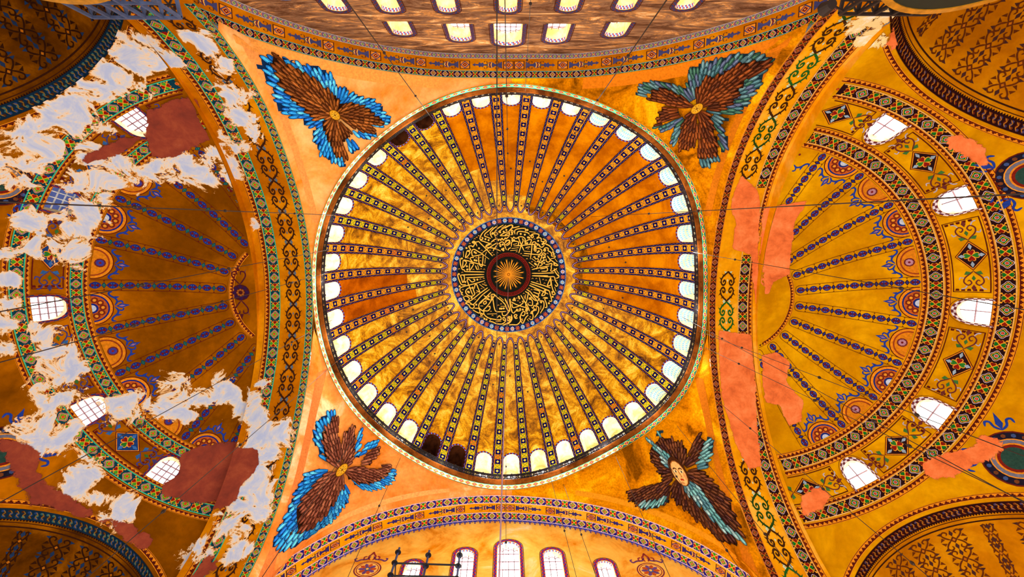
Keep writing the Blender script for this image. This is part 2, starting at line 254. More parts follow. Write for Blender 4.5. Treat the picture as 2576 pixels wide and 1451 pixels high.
 [(2.43,0.14),(3.31,0.16),(4.19,0.21),(4.84,0.19),(4.96,0.59),(5.21,1.03),(5.07,1.22),(4.92,1.04)],
 [(5.27,-0.09),(5.34,0.2),(5.06,0.36)],
 [(4.48,0.27),(4.2,0.92),(4.13,1.18),(4.49,1.06),(4.41,0.31)],
 [(4.48,0.27),(4.56,1.05),(4.71,1.64),(4.93,2),(4.78,2.15),(4.56,2.02)],
 [(2.32,0.78),(3.02,0.99),(3.76,1.19),(4.45,1.43)],
 [(2.24,1),(3.02,1.25),(3.84,1.56),(4.35,1.77)],
 [(2.13,1.19),(2.8,1.48),(3.62,1.83),(4.2,2.11)],
 [(3.91,1.56),(3.69,1.9),(3.5,2.28),(3.83,2.19),(3.91,1.56)],
 [(3.91,1.67),(4.27,1.73),(4.42,2.17),(4.56,2.83),(4.27,2.84)],
 [(4.89,1.3),(5.03,1.77)],
 [(3.24,0.31),(3.39,0.98)],
 [(2.62,1.63),(3.17,1.77),(3.28,1.99),(3.1,2.1),(2.58,1.93)],
 [(3.1,2.1),(3.17,2.29),(3.02,2.44),(2.58,2.23),(3.32,2.69)],
 [(1.83,1.65),(2.28,1.94),(2.65,2.45),(2.95,2.81)],
 [(1.68,1.87),(2.13,2.16),(2.65,2.75),(3.02,2.88)],
 [(2.06,2.68),(2.28,2.75),(2.32,2.57),(2.13,2.61),(2.43,2.82),(2.5,3.12),(2.43,3.41),(2.05,3.35),(1.98,3.13)],
 [(2.06,1.94),(1.91,2.69),(1.75,3.35),(1.9,4.01)],
 [(1.2,2.29),(1.61,2.99),(1.98,3.57),(2.16,4.04)],
 [(1.57,2.32),(1.61,2.62)],
 [(1.76,2.17),(1.68,2.76)],
 [(0.14,3.03),(0.63,3.29),(1.23,3.51),(1.75,3.65)],
 [(0.22,3.22),(0.25,3.51),(0.4,3.66),(0.93,3.51),(1.38,3.21),(1.46,2.99),(1.31,2.95)],
 [(1.75,3.65),(1.94,3.72),(1.9,4.01),(1.75,4.01),(1.79,3.65)],
 [(2.39,3.6),(2.57,3.7),(2.65,3.41),(2.87,3.47),(2.95,3.18),(3.09,3.25),(3.02,2.81)],
 [(2.2,4.22),(2.42,4.29),(2.35,4.11),(2.57,3.99),(2.79,3.91),(2.72,3.77),(2.49,4.14),(2.56,4.57),(2.41,4.93),(2.04,4.8)],
 [(2.87,3.4),(3.16,3.61),(3.12,4.12),(2.71,4.71)],
 [(3.61,2.57),(3.91,2.49),(4.13,2.55),(3.83,2.64),(3.98,3.07),(4.05,3.5),(3.83,3.59)],
 [(3.28,2.95),(3.46,3.09),(3.47,2.87),(3.32,2.87),(3.69,2.93),(3.72,3.52),(3.34,4.22)],
 [(1.22,4.45),(1.52,4.52),(1.67,4.23),(1.53,4.05),(1.3,4.24),(1.15,4.6),(1.22,5.1),(1.44,5.31),(1.74,4.73),(2.04,4.44)],
 [(0.03,2.7),(0.06,3.37),(0.18,4.03),(0.4,4.24),(0.63,4.02),(0.93,4.02),(1.15,3.95),(1.15,3.76),(0.96,3.88)],
 [(0.4,4.53),(0.62,4.68),(0.77,4.46),(0.55,4.42),(0.47,4.6),(0.62,4.82),(0.85,4.75)],
 [(1.07,4.6),(1.14,5.1),(0.77,5.46),(0.24,5.46),(-0.13,5.5)],
 [(-0.57,3.22),(-0.35,3.8),(-0.05,4.03),(-0.12,3.59),(-0.57,2.77)],
 [(-0.2,4.75),(0.02,4.89),(0.14,4.75),(-0.13,4.6),(-0.24,4.82)],
 [(-0.58,5.39),(-0.13,5.32),(0.21,4.89),(0.14,4.39)],
 [(1.26,4.88),(1.44,5.1)],
 [(1.89,4.87),(2.04,5.08)],
 [(3.42,3.38),(3.38,3.82)],
 [(2.94,3.54),(2.9,3.98)]]
SCRIPT_DOTS = [(-0.68,-4.72),(-0.39,-4.9),(-1.92,-4.5),(-1.85,-4.58),(-2.33,-3.81),(-2.66,-3.92),(-3.37,-2.93),(-4.7,-2.97),(-3.85,-2.51),(-3.71,-2.41),(-5.22,-1.85),(-4.71,-0.98),(-4.68,-0.63),(-3.87,-1.63),(-3.68,-1.59),(-5.58,-0.16),(-0.8,-3.32),(-0.87,-2.8),(-0.72,-2.87),(-0.72,-2.68),(1.7,-4.9),(1.88,-4.9),(1.16,-4.48),(1.6,-4.39),(1.94,-4.1),(2.08,-4.06),(0.25,-3.8),(0.43,-3.8),(1.69,-3.47),(1.87,-3.47),(3.04,-3.72),(3.51,-3.37),(3.62,-3.48),(2.68,-3.18),(2.79,-3.1),(2.69,-3.04),(3,-2.47),(3.13,-2.59),(4.65,-2.5),(4.74,-2.31),(3.14,-1.99),(3.65,-1.88),(3.8,-1.96),(3.7,-1.62),(3.52,-1.47),(3.74,-1.31),(2.75,-1.22),(2.88,-1.12),(4.82,-1.24),(-3.6,0.53),(-4.91,0.73),(-5.51,1.18),(-4.52,1.89),(-4.61,1.81),(-4.81,3.05),(-3.72,3.25),(-2.83,4.8),(-2.6,4.88),(-1.11,3.76),(-0.93,3.76),(-0.7,3.73),(-2.35,2.41),(-4.23,2.49),(0.37,2.83),(0.55,2.85),(0.48,2.66),(0.97,2.48),(1.04,2.66),(1.41,3.87),(0.78,3.88),(4.64,1.87),(4.67,2.38),(4.27,3.09),(3.17,2.77),(1.9,4.26)]
SCRIPT_MARKS = [(-2.4,-4.39),(-3.37,-4.29),(-3.59,-4.11),(-3.81,-3.96),(-4.33,-3.46),(-3.08,-2.7),(-2.2,-2.69),(-1.75,-3.69),(-3.24,-1.92),(-3.25,-1.55),(-3.68,-1.89),(-4.55,-1.87),(-1.95,-2.43),(-1.76,-2.2),(-1.39,-2.42),(-4.03,-0.61),(-5.53,-0.72),(-5.22,-0.33),(-3.18,-0.65),(-2.85,-0.6),(1.99,-2.84),(1.22,-2.31),(0.74,-2.53),(1.86,-1.75),(2.42,-0.81),(2.41,-1.42),(3.2,-0.41),(4.08,-2.38),(2.63,-3.92),(-3.27,0.48),(-2.9,0.42),(-2.79,0.91),(-2.64,1.17),(-5.17,1.56),(-3.16,1.53),(-3.68,1.96),(-2.12,4.03),(-1.94,4.47),(-1.3,3.39),(-1,3.25),(-2.68,2.88),(-3.83,2.69),(2.5,0.43),(2.91,0.43),(3.65,0.52),(3.98,0.59),(4.67,0.57),(3.02,0.76),(3.8,0.93),(5.1,0.59),(2.39,1.67),(1.53,2.1),(2.09,1.53),(0.89,2.92),(1.12,3.1),(0.74,2.63),(2.2,3.09),(2.23,4.65),(1.33,4.88)]
PEEL_W = [(-19.1,-14.6,27.3,1.80),(-19.5,-14.8,26.8,1.47),(-20.5,-14.3,27.2,1.67),(-21.8,-13.6,27.6,1.88),(-23.1,-12.9,27.8,1.58),(-24.2,-12.2,27.8,1.42),(-16.1,-15.0,26.7,1.24),(-16.2,-14.2,28.2,1.44),(-16.4,-13.3,29.6,1.48),(-16.6,-12.1,31.0,1.36),(-16.4,-11.5,31.6,1.20),(-16.6,-15.2,26.2,0.77),(-24.6,-11.7,28.2,1.80),(-26.1,-10.6,28.0,2.20),(-27.5,-9.2,27.8,2.43),(-28.1,-8.6,27.7,1.69),(-25.3,-9.7,29.5,1.49),(-26.5,-8.3,29.6,1.32),(-29.8,-3.9,28.4,0.78),(-30.0,-2.4,28.4,0.79),(-30.2,-1.0,28.4,0.87),(-30.3,0.4,28.3,1.03),(-30.3,1.6,28.1,1.04),(-28.6,-5.7,29.0,1.16),(-28.8,-4.3,29.4,1.18),(-28.1,-4.2,30.2,1.77),(-27.1,-5.7,30.5,1.75),(-26.6,-6.7,30.5,1.35),(-26.1,-7.2,30.6,1.34),(-25.5,-8.4,30.4,1.70),(-24.8,-8.3,31.0,0.94),(-24.0,-8.9,31.0,1.68),(-22.7,-9.0,31.7,1.67),(-21.6,-9.3,31.9,1.66),(-20.3,-8.8,32.6,1.29),(-19.0,-9.4,33.2,1.46),(-19.4,-9.8,32.2,1.26),(-24.4,-9.1,30.6,1.31),(-17.8,-10.8,32.1,1.24),(-18.4,-11.0,32.0,0.89),(-29.4,1.1,29.3,1.20),(-29.2,2.6,29.2,1.00),(-28.6,3.3,29.7,1.61),(-28.6,4.9,29.0,1.80),(-29.3,6.4,27.2,0.99),(-28.6,6.9,27.7,1.79),(-28.0,7.2,28.3,1.39),(-28.2,7.6,27.7,1.39),(-26.0,6.4,30.7,1.40),(-25.3,6.3,31.3,1.40),(-23.8,6.6,32.1,1.99),(-22.6,7.0,32.4,1.78),(-20.9,6.3,33.4,1.37),(-20.1,6.6,33.5,0.98),(-18.6,6.8,33.2,1.14),(-19.2,7.7,33.1,1.35),(-17.8,8.2,32.2,1.31),(-16.6,8.8,31.7,1.84),(-17.6,9.0,31.5,1.30),(-17.6,9.8,30.8,1.85),(-16.5,10.1,30.7,1.28),(-16.9,11.0,29.8,1.82),(-17.1,12.0,28.6,1.98),(-16.2,12.3,28.2,1.59),(-16.9,12.9,27.2,1.59),(-17.9,12.9,27.2,1.25),(-18.3,13.3,26.3,1.24),(-19.5,14.2,26.5,0.92),(-16.2,13.5,25.9,1.20),(-26.4,10.1,27.4,1.37),(-25.3,10.9,27.4,0.97),(-24.1,11.9,27.3,1.35),(-26.4,9.4,28.1,1.38),(-19.6,11.3,30.3,0.95),(-18.6,-5.7,35.1,0.68),(-18.3,6.0,33.6,0.84),(-25.5,-11.4,27.7,1.09)]
STAIN_W = [[(-21.5,-12.2,29.5),(-19.6,-12.9,29.5),(-18.8,-13.0,30.0),(-19.1,-12.1,31.0),(-19.1,-10.9,31.5),(-20.0,-10.5,31.6),(-21.6,-9.8,31.6),(-22.6,-9.7,31.2),(-22.5,-10.3,30.8),(-22.3,-10.9,30.4)],
 [(-23.6,-10.7,29.9),(-22.5,-10.9,30.3),(-23.6,-10.0,30.4),(-25.2,-9.3,29.9),(-25.8,-9.0,29.7),(-25.3,-9.7,29.5)],
 [(-21.8,9.5,31.1),(-20.2,9.4,31.7),(-17.4,9.6,31.0),(-17.0,10.3,30.4),(-17.2,10.8,30.0),(-17.8,11.2,29.6),(-17.7,11.7,29.0),(-17.9,12.1,28.4),(-20.0,12.3,29.1),(-21.1,12.1,28.9),(-22.3,11.6,28.9),(-22.8,11.1,29.1),(-22.1,10.7,29.9),(-22.4,9.9,30.5),(-22.2,9.6,30.9)],
 [(-29.7,6.5,26.5),(-28.7,7.3,27.3),(-28.1,8.2,27.2),(-28.0,8.7,26.8),(-27.3,9.7,26.7),(-26.1,10.6,27.0),(-24.9,11.6,26.9),(-25.5,11.5,26.4),(-27.5,10.2,25.6),(-28.1,9.4,25.9),(-28.8,8.3,26.1),(-29.4,7.2,26.3)],
 [(-24.7,11.8,26.9),(-23.7,12.2,27.1),(-21.8,13.2,26.9),(-21.7,13.7,26.2),(-23.0,13.0,26.6),(-24.2,12.2,26.7)],
 [(-17.9,13.5,25.9),(-16.9,13.7,25.4),(-17.7,14.0,24.5),(-18.2,14.0,24.5)]]
STAIN_E = [[(18.1,-6.8,34.7),(20.4,-7.2,33.3),(20.1,-5.7,34.0),(20.3,-4.0,34.5),(20.5,-1.9,34.8),(19.5,-1.3,35.1),(19.2,-0.4,35.2),(18.9,-0.4,35.2)],
 [(15.9,-9.0,33.7),(17.4,-7.9,34.2),(17.9,-6.8,34.7),(18.9,0.3,35.6),(18.6,0.6,35.6),(18.1,-1.8,35.7),(17.9,-3.3,35.5),(16.4,-3.8,35.4),(16.3,-5.7,35.0),(15.7,-6.8,34.7),(15.7,-8.2,34.1)],
 [(15.7,2.4,35.3),(18.2,2.7,35.3),(18.2,6.1,34.2),(17.8,8.6,32.8),(17.3,11.0,31.0),(16.3,11.2,30.8),(15.9,10.0,31.9),(15.5,7.2,33.7)],
 [(18.8,4.2,34.9),(19.8,3.9,34.6),(20.7,4.5,34.3),(20.3,6.0,33.9),(21.2,7.2,33.1),(20.8,8.5,32.5),(19.9,8.8,32.5),(19.6,7.6,33.3),(18.6,7.4,33.5)],
 [(25.3,-10.6,28.6),(25.8,-10.7,28.1),(26.8,-10.0,27.8),(27.3,-9.3,27.9),(27.4,-8.9,28.3),(26.5,-9.5,28.6),(25.8,-9.9,28.8)],
 [(26.2,9.7,28.7),(26.7,9.3,28.6),(28.5,8.1,27.8),(28.9,7.3,27.8),(29.5,7.2,27.1),(29.3,7.9,26.8),(28.8,8.5,27.0),(28.1,9.1,27.2),(27.3,9.9,27.3),(26.5,10.3,27.8),(26.2,10.2,28.3)],
 [(19.3,12.4,29.7),(20.7,11.9,29.8),(21.1,12.2,29.4),(20.3,12.9,28.7),(18.9,13.2,28.8)],
 [(18.7,-15.4,25.7),(18.8,-15.5,24.8),(19.7,-15.0,25.7),(19.8,-14.6,26.3),(19.2,-14.8,26.2)]]
PEEL_E = [(17.2,-15.7,25.0,1.23),(18.1,-15.7,24.9,1.09),(18.5,-15.3,26.1,1.13),(17.2,-15.5,25.5,0.78)]
CHAINS = [((-5.87,-13.27,37.20),(-5.93,-13.23,5.00)),
 ((4.81,-12.25,45.76),(4.36,-12.57,5.00)),
 ((-13.55,-6.26,37.20),(-13.55,-6.26,5.00)),
 ((8.21,-6.27,48.87),(8.21,-6.21,5.00)),
 ((-13.62,-3.71,37.20),(-13.56,-3.37,5.00)),
 ((14.12,-3.41,37.20),(14.10,-3.27,5.00)),
 ((13.90,1.92,38.00),(13.88,1.96,5.00)),
 ((15.34,7.53,36.00),(15.44,7.41,5.00)),
 ((-1.39,12.56,46.48),(-0.73,-12.61,16.00)),
 ((0.98,-15.21,36.80),(0.22,-15.30,5.00)),
 ((-0.17,0.44,52.49),(-0.62,0.43,5.00)),
 ((-0.23,-11.09,48.09),(-0.53,-11.09,5.00)),
 ((-8.82,12.71,36.00),(-8.75,12.74,5.00)),
 ((-11.47,9.65,36.30),(-11.08,9.92,5.00)),
 ((-0.47,13.78,44.88),(-0.50,13.78,5.00)),
 ((4.09,15.01,36.00),(6.13,14.49,5.00)),
 ((3.15,14.83,36.30),(4.46,14.57,5.00)),
 ((8.21,12.65,36.00),(8.00,12.75,5.00)),
 ((12.80,9.91,36.20),(12.59,10.10,5.00)),
 ((10.76,10.91,36.20),(10.86,10.84,5.00)),
 ((-13.78,5.12,37.00),(-13.58,5.37,5.00)),
 ((-14.22,1.94,37.20),(-14.30,1.80,5.00)),
 ((-14.02,-1.91,37.20),(-14.06,-2.05,5.00)),
 ((14.66,2.78,37.00),(15.55,0.79,5.00)),
 ((14.55,3.76,37.00),(15.38,2.21,5.00))]
WIN_N = [(-6.83,0.60,29.99,32.10),(-3.31,0.67,30.28,33.06),(-0.30,0.87,30.25,33.80),(2.77,0.67,30.21,33.19),(6.36,0.61,29.93,32.19)]
WIN_N2 = [(-9.71,0.53,25.98,28.65),(-6.78,0.53,25.95,28.76),(-3.66,0.49,25.91,28.72),(-0.32,0.49,25.87,28.67),(2.98,0.48,25.82,28.52),(6.06,0.50,25.78,28.28),(9.32,0.52,25.74,28.18)]
WIN_S = [(-7.00,0.55,24.77,30.95),(-3.45,0.65,24.73,32.15),(-0.31,0.81,24.69,32.99),(2.87,0.65,24.66,32.06),(6.45,0.55,24.62,30.85)]
SCAFF = [(-8.06,31.14),(-8.06,28.03),(-5.89,30.82),(-5.88,28.00),(-3.71,30.79),(-3.65,27.97),(-8.13,29.62),(-3.65,29.37),(-8.06,28.45),(-3.68,28.28)]
# ---------------------------------------------------------------- colours and materials
def lin(c):
    c = np.array(c[:3], float)/255.
    return tuple(np.where(c <= .04045, c/12.92, ((c+.055)/1.055)**2.4))
MATS = {}
def new_mat(name):
    m = bpy.data.materials.new(name); m.use_nodes = True; MATS[name] = m
    nt = m.node_tree; b = nt.nodes['Principled BSDF']
    return m, nt, b
def nd(nt, t, **kw):
    n = nt.nodes.new(t)
    for k, v in kw.items(): setattr(n, k, v)
    return n
def noise(nt, scale, detail=5, rough=.6, dist=0., vec=None):
    n = nd(nt, 'ShaderNodeTexNoise'); n.inputs['Scale'].default_value = scale; n.inputs['Detail'].default_value = detail
    n.inputs['Roughness'].default_value = rough; n.inputs['Distortion'].default_value = dist
    if vec: nt.links.new(vec, n.inputs['Vector'])
    return n
def ramp(nt, src, stops):
    r = nd(nt, 'ShaderNodeValToRGB'); e = r.color_ramp.elements
    while len(e) < len(stops): e.new(.5)
    for el, (p, c) in zip(e, stops): el.position = p; el.color = (*lin(c), 1)
    nt.links.new(src, r.inputs[0]); return r
def deep(c):
    """the pigments here are strong: take the weakest channel further down"""
    c = list(c); i = c.index(min(c)); c[i] = c[i]*(.3 if max(c)-min(c) > 90 and min(c) < 50 else 1); return c
def surface(name, stops, scale=.6, detail=8, rough=.65, dist=.4, gloss=.75, fine=None, bump=0., metal=0., spec=.0, stretch=None):
    """plaster, paint or mosaic: big mottling through a colour ramp, fine grain on top"""
    m, nt, b = new_mat(name); stops = [(.5+(p-.5)*.62, deep(c)) for p, c in stops]
    tc = nd(nt, 'ShaderNodeTexCoord'); v = tc.outputs['Object']
    if stretch:
        mp = nd(nt, 'ShaderNodeMapping'); mp.inputs['Scale'].default_value = stretch; nt.links.new(v, mp.inputs['Vector']); v = mp.outputs['Vector']
    n = noise(nt, scale, detail, rough, dist, v); r = ramp(nt, n.outputs['Fac'], stops); out = r.outputs['Color']
    if fine:
        fs, lo, hi = fine
        g = noise(nt, fs, 3, .6, 0, v); mr = nd(nt, 'ShaderNodeMapRange'); nt.links.new(g.outputs['Fac'], mr.inputs['Value'])
        mr.inputs['From Min'].default_value = .3; mr.inputs['From Max'].default_value = .7; mr.inputs['To Min'].default_value = lo; mr.inputs['To Max'].default_value = hi
        mx = nd(nt, 'ShaderNodeMix', data_type='RGBA', blend_type='MULTIPLY'); mx.inputs['Factor'].default_value = 1
        nt.links.new(out, mx.inputs['A']); nt.links.new(mr.outputs['Result'], mx.inputs['B']); out = mx.outputs['Result']
        if bump:
            bp = nd(nt, 'ShaderNodeBump'); bp.inputs['Strength'].default_value = bump; bp.inputs['Distance'].default_value = .05
            nt.links.new(g.outputs['Fac'], bp.inputs['Height']); nt.links.new(bp.outputs['Normal'], b.inputs['Normal'])
    nt.links.new(out, b.inputs['Base Color'])
    b.inputs['Roughness'].default_value = gloss; b.inputs['Metallic'].default_value = metal; b.inputs['Specular IOR Level'].default_value = spec
    return m
def plain(name, col, gloss=.6, metal=0., emit=0., ecol=None):
    m, nt, b = new_mat(name)
    n = noise(nt, 3., 4); tc = nd(nt, 'ShaderNodeTexCoord'); nt.links.new(tc.outputs['Object'], n.inputs['Vector'])
    r = ramp(nt, n.outputs['Fac'], [(.3, [c*.82 for c in col]), (.7, [min(255, c*1.08) for c in col])])
    nt.links.new(r.outputs['Color'], b.inputs['Base Color']); b.inputs['Roughness'].default_value = gloss; b.inputs['Metallic'].default_value = metal
    if emit: b.inputs['Emission Color'].default_value = (*lin(ecol or col), 1); b.inputs['Emission Strength'].default_value = emit
    return m
# painted ornament: colour per piece, worn by noise
m, nt, b = new_mat('paint')
at = nd(nt, 'ShaderNodeAttribute', attribute_name='Col'); tc = nd(nt, 'ShaderNodeTexCoord'); n = noise(nt, 7., 5, .7, 0, tc.outputs['Object'])
mr = nd(nt, 'ShaderNodeMapRange'); nt.links.new(n.outputs['Fac'], mr.inputs['Value']); mr.inputs['From Min'].default_value = .3; mr.inputs['From Max'].default_value = .7
mr.inputs['To Min'].default_value = .72; mr.inputs['To Max'].default_value = 1.25
mx = nd(nt, 'ShaderNodeMix', data_type='RGBA', blend_type='MULTIPLY'); mx.inputs['Factor'].default_value = 1
nt.links.new(at.outputs['Color'], mx.inputs['A']); nt.links.new(mr.outputs['Result'], mx.inputs['B']); nt.links.new(mx.outputs['Result'], b.inputs['Base Color'])
b.inputs['Roughness'].default_value = .75; b.inputs['Specular IOR Level'].default_value = .03
# flaking coat: a thin skin of plaster that survives only where its mask says so
def flaking(name, stops, nscale=1.1, amp=1.15, stretch=(1, 1, 1), gloss=.85, by_edge=False):
    m, nt, b = new_mat(name)
    tc = nd(nt, 'ShaderNodeTexCoord'); mp = nd(nt, 'ShaderNodeMapping'); mp.inputs['Scale'].default_value = stretch; nt.links.new(tc.outputs['Object'], mp.inputs['Vector'])
    n = noise(nt, nscale, 10, .72, .6, mp.outputs['Vector']); at = nd(nt, 'ShaderNodeAttribute', attribute_name='mask')
    s = nd(nt, 'ShaderNodeMath', operation='SUBTRACT'); nt.links.new(n.outputs['Fac'], s.inputs[0]); s.inputs[1].default_value = .5
    k = nd(nt, 'ShaderNodeMath', operation='MULTIPLY_ADD'); nt.links.new(s.outputs[0], k.inputs[0]); k.inputs[1].default_value = amp; nt.links.new(at.outputs['Fac'], k.inputs[2])
    mr = nd(nt, 'ShaderNodeMapRange'); nt.links.new(k.outputs[0], mr.inputs['Value']); mr.inputs['From Min'].default_value = .5; mr.inputs['From Max'].default_value = .56
    n2 = noise(nt, .8, 8, .7, .3, tc.outputs['Object']); src = n2.outputs['Fac']
    if by_edge:
        ms = nd(nt, 'ShaderNodeMapRange'); nt.links.new(k.outputs[0], ms.inputs['Value']); ms.inputs['From Min'].default_value = .5; ms.inputs['From Max'].default_value = 1.5; src = ms.outputs['Result']
    r = ramp(nt, src, stops); nt.links.new(r.outputs['Color'], b.inputs['Base Color'])
    b.inputs['Roughness'].default_value = gloss
    nt.links.new(mr.outputs['Result'], b.inputs['Alpha'])
    return m
# ---------------------------------------------------------------- objects
def tag(o, label=None, cat=None, group=None, kind=None):
    if label: o['label'] = label
    if cat: o['category'] = cat
    if group: o['group'] = group
    if kind: o['kind'] = kind
    return o
def empty(name, loc=(0, 0, 0)):
    o = bpy.data.objects.new(name, None); o.empty_display_size = .3; o.location = loc; COL.objects.link(o); return o
def link(name, me, mats, parent=None, smooth=False):
    for k in (mats if isinstance(mats, (list, tuple)) else [mats]): me.materials.append(MATS[k])
    if smooth and len(me.polygons): me.polygons.foreach_set('use_smooth', np.ones(len(me.polygons), bool))
    o = bpy.data.objects.new(name, me); COL.objects.link(o)
    if parent is not None:
        o.parent = parent; o.matrix_parent_inverse = Matrix.Translation(-parent.location) if parent.type == 'EMPTY' else Matrix()
    return o
def mesh_obj(name, V, F, mats, parent=None, smooth=False, midx=None, vcol=None, mask=None):
    me = bpy.data.meshes.new(name); me.from_pydata([tuple(v) for v in np.asarray(V).tolist()], [], F)
    if midx is not None: me.polygons.foreach_set('material_index', np.asarray(midx, np.int32))
    if vcol is not None:
        a = me.attributes.new('Col', 'FLOAT_COLOR', 'POINT'); a.data.foreach_set('color', np.c_[vcol, np.ones(len(vcol))].astype(np.float32).ravel())
    if mask is not None:
        a = me.attributes.new('mask', 'FLOAT', 'POINT'); a.data.foreach_set('value', np.asarray(mask, np.float32))
    me.update()
    return link(name, me, mats, parent, smooth)
class MB:
    """collects boxes, bars, tubes, grids"""
    def __init__(s): s.V = []; s.F = []; s.M = []
    def add(s, V, F, mi=0):
        o = len(s.V); s.V.extend([tuple(map(float, v)) for v in V]); s.F.extend([tuple(i+o for i in f) for f in F]); s.M.extend([mi]*len(F)); return s
    def bar(s, p, q, w, h=None, up=(0, 0, 1), mi=0):
        p, q = Vector(p), Vector(q); d = (q-p).normalized(); u = Vector(up)
        if abs(d.dot(u)) > .98: u = Vector((1, 0, 0))
        a = d.cross(u).normalized(); c = a.cross(d).normalized(); h = h or w
        V = [x + a*sa*w/2 + c*sc*h/2 for x in (p, q) for sa, sc in ((-1, -1), (1, -1), (1, 1), (-1, 1))]
        return s.add(V, [(0, 1, 2, 3), (7, 6, 5, 4), (0, 4, 5, 1), (1, 5, 6, 2), (2, 6, 7, 3), (3, 7, 4, 0)], mi)
    def tube(s, pts, r, n=6, mi=0):
        P = [Vector(p) for p in pts]; V = []
        for i, p in enumerate(P):
            d = (P[min(i+1, len(P)-1)]-P[max(i-1, 0)]).normalized(); u = Vector((0, 0, 1)) if abs(d.z) < .95 else Vector((1, 0, 0))
            a = d.cross(u).normalized(); c = a.cross(d).normalized(); rr = r[i] if isinstance(r, (list, tuple)) else r
            V += [p + (a*math.cos(2*math.pi*k/n)+c*math.sin(2*math.pi*k/n))*rr for k in range(n)]
        F = [(i*n+k, i*n+(k+1) % n, (i+1)*n+(k+1) % n, (i+1)*n+k) for i in range(len(P)-1) for k in range(n)]
        F += [tuple(range(n))[::-1], tuple(range((len(P)-1)*n, len(P)*n))]
        return s.add(V, F, mi)
    def lathe(s, prof, c, n=24, mi=0, axis=None):
        V = []; M = axis or Matrix.Identity(3); c = Vector(c)
        for r, z in prof: V += [c + M @ Vector((r*math.cos(2*math.pi*k/n), r*math.sin(2*math.pi*k/n), z)) for k in range(n)]
        F = [(i*n+k, i*n+(k+1) % n, (i+1)*n+(k+1) % n, (i+1)*n+k) for i in range(len(prof)-1) for k in range(n)]
        return s.add(V, F, mi)
    def build(s, name, mats, parent=None, smooth=False):
        return mesh_obj(name, np.array(s.V), s.F, mats, parent, smooth, s.M)
REF = np.array([0., 0., 6.])
def inward(f, q, d=.01):
    """points of surface f and their normals, turned to the room"""
    h1 = np.c_[np.full(len(q), d), np.zeros(len(q))]; h2 = h1[:, ::-1]
    P = f(q); a = f(q+h1)-f(q-h1); c = f(q+h2)-f(q-h2)
    n = np.cross(a, c); n /= np.maximum(np.linalg.norm(n, axis=1), 1e-9)[:, None]
    n *= np.where(((REF-P)*n).sum(1) < 0, -1, 1)[:, None]
    return P, n
def grid_surface(f, us, vs, off=0.):
    U, W = np.meshgrid(us, vs, indexing='ij'); q = np.c_[U.ravel(), W.ravel()]
    P = f(q)
    if off: P2, n = inward(f, q); P = P2+n*off
    nu, nv = len(us), len(vs)
    F = [(i*nv+j, (i+1)*nv+j, (i+1)*nv+j+1, i*nv+j+1) for i in range(nu-1) for j in range(nv-1)]
    return P, F, q
STEP = .006
def refine(f, L, big=.5):
    """cut pieces wider than half a metre into small triangles, so that they follow the vault"""
    q = np.concatenate([a[0] for a in L]); P = f(q); out = []; o = 0; T = []; src = []
    for a in L:
        k = len(a[0]); p = P[o:o+k]; o += k; w_ = (p.max(0)-p.min(0)).max()
        if w_ < big or (k == 4 and w_ < .8): out.append(a); continue
        col = tuple(np.clip(np.array(a[1])*(1+random.uniform(-a[3], a[3])*.5), 0, 255))
        for t in tessellate_polygon([[Vector((float(x), float(y), 0)) for x, y in a[0]]]): T.append(a[0][list(t)]); src.append((col, a[2]))
    if T:
        T = np.array(T); S = np.arange(len(T))
        for _ in range(6):
            X = f(T.reshape(-1, 2)).reshape(-1, 3, 3); e = np.linalg.norm(X-np.roll(X, -1, 1), axis=2); i = e.argmax(1); m_ = e.max(1) > big
            if not m_.any(): break
            Tm, im = T[m_], i[m_]; r = np.arange(len(Tm)); a_, b_, c_ = Tm[r, im], Tm[r, (im+1) % 3], Tm[r, (im+2) % 3]; h = (a_+b_)/2
            T = np.concatenate([T[~m_], np.stack([a_, h, c_], 1), np.stack([h, b_, c_], 1)]); S = np.concatenate([S[~m_], S[m_], S[m_]])
        out += [(t, src[s][0], src[s][1], 0.) for t, s in zip(T, S)]
    return out
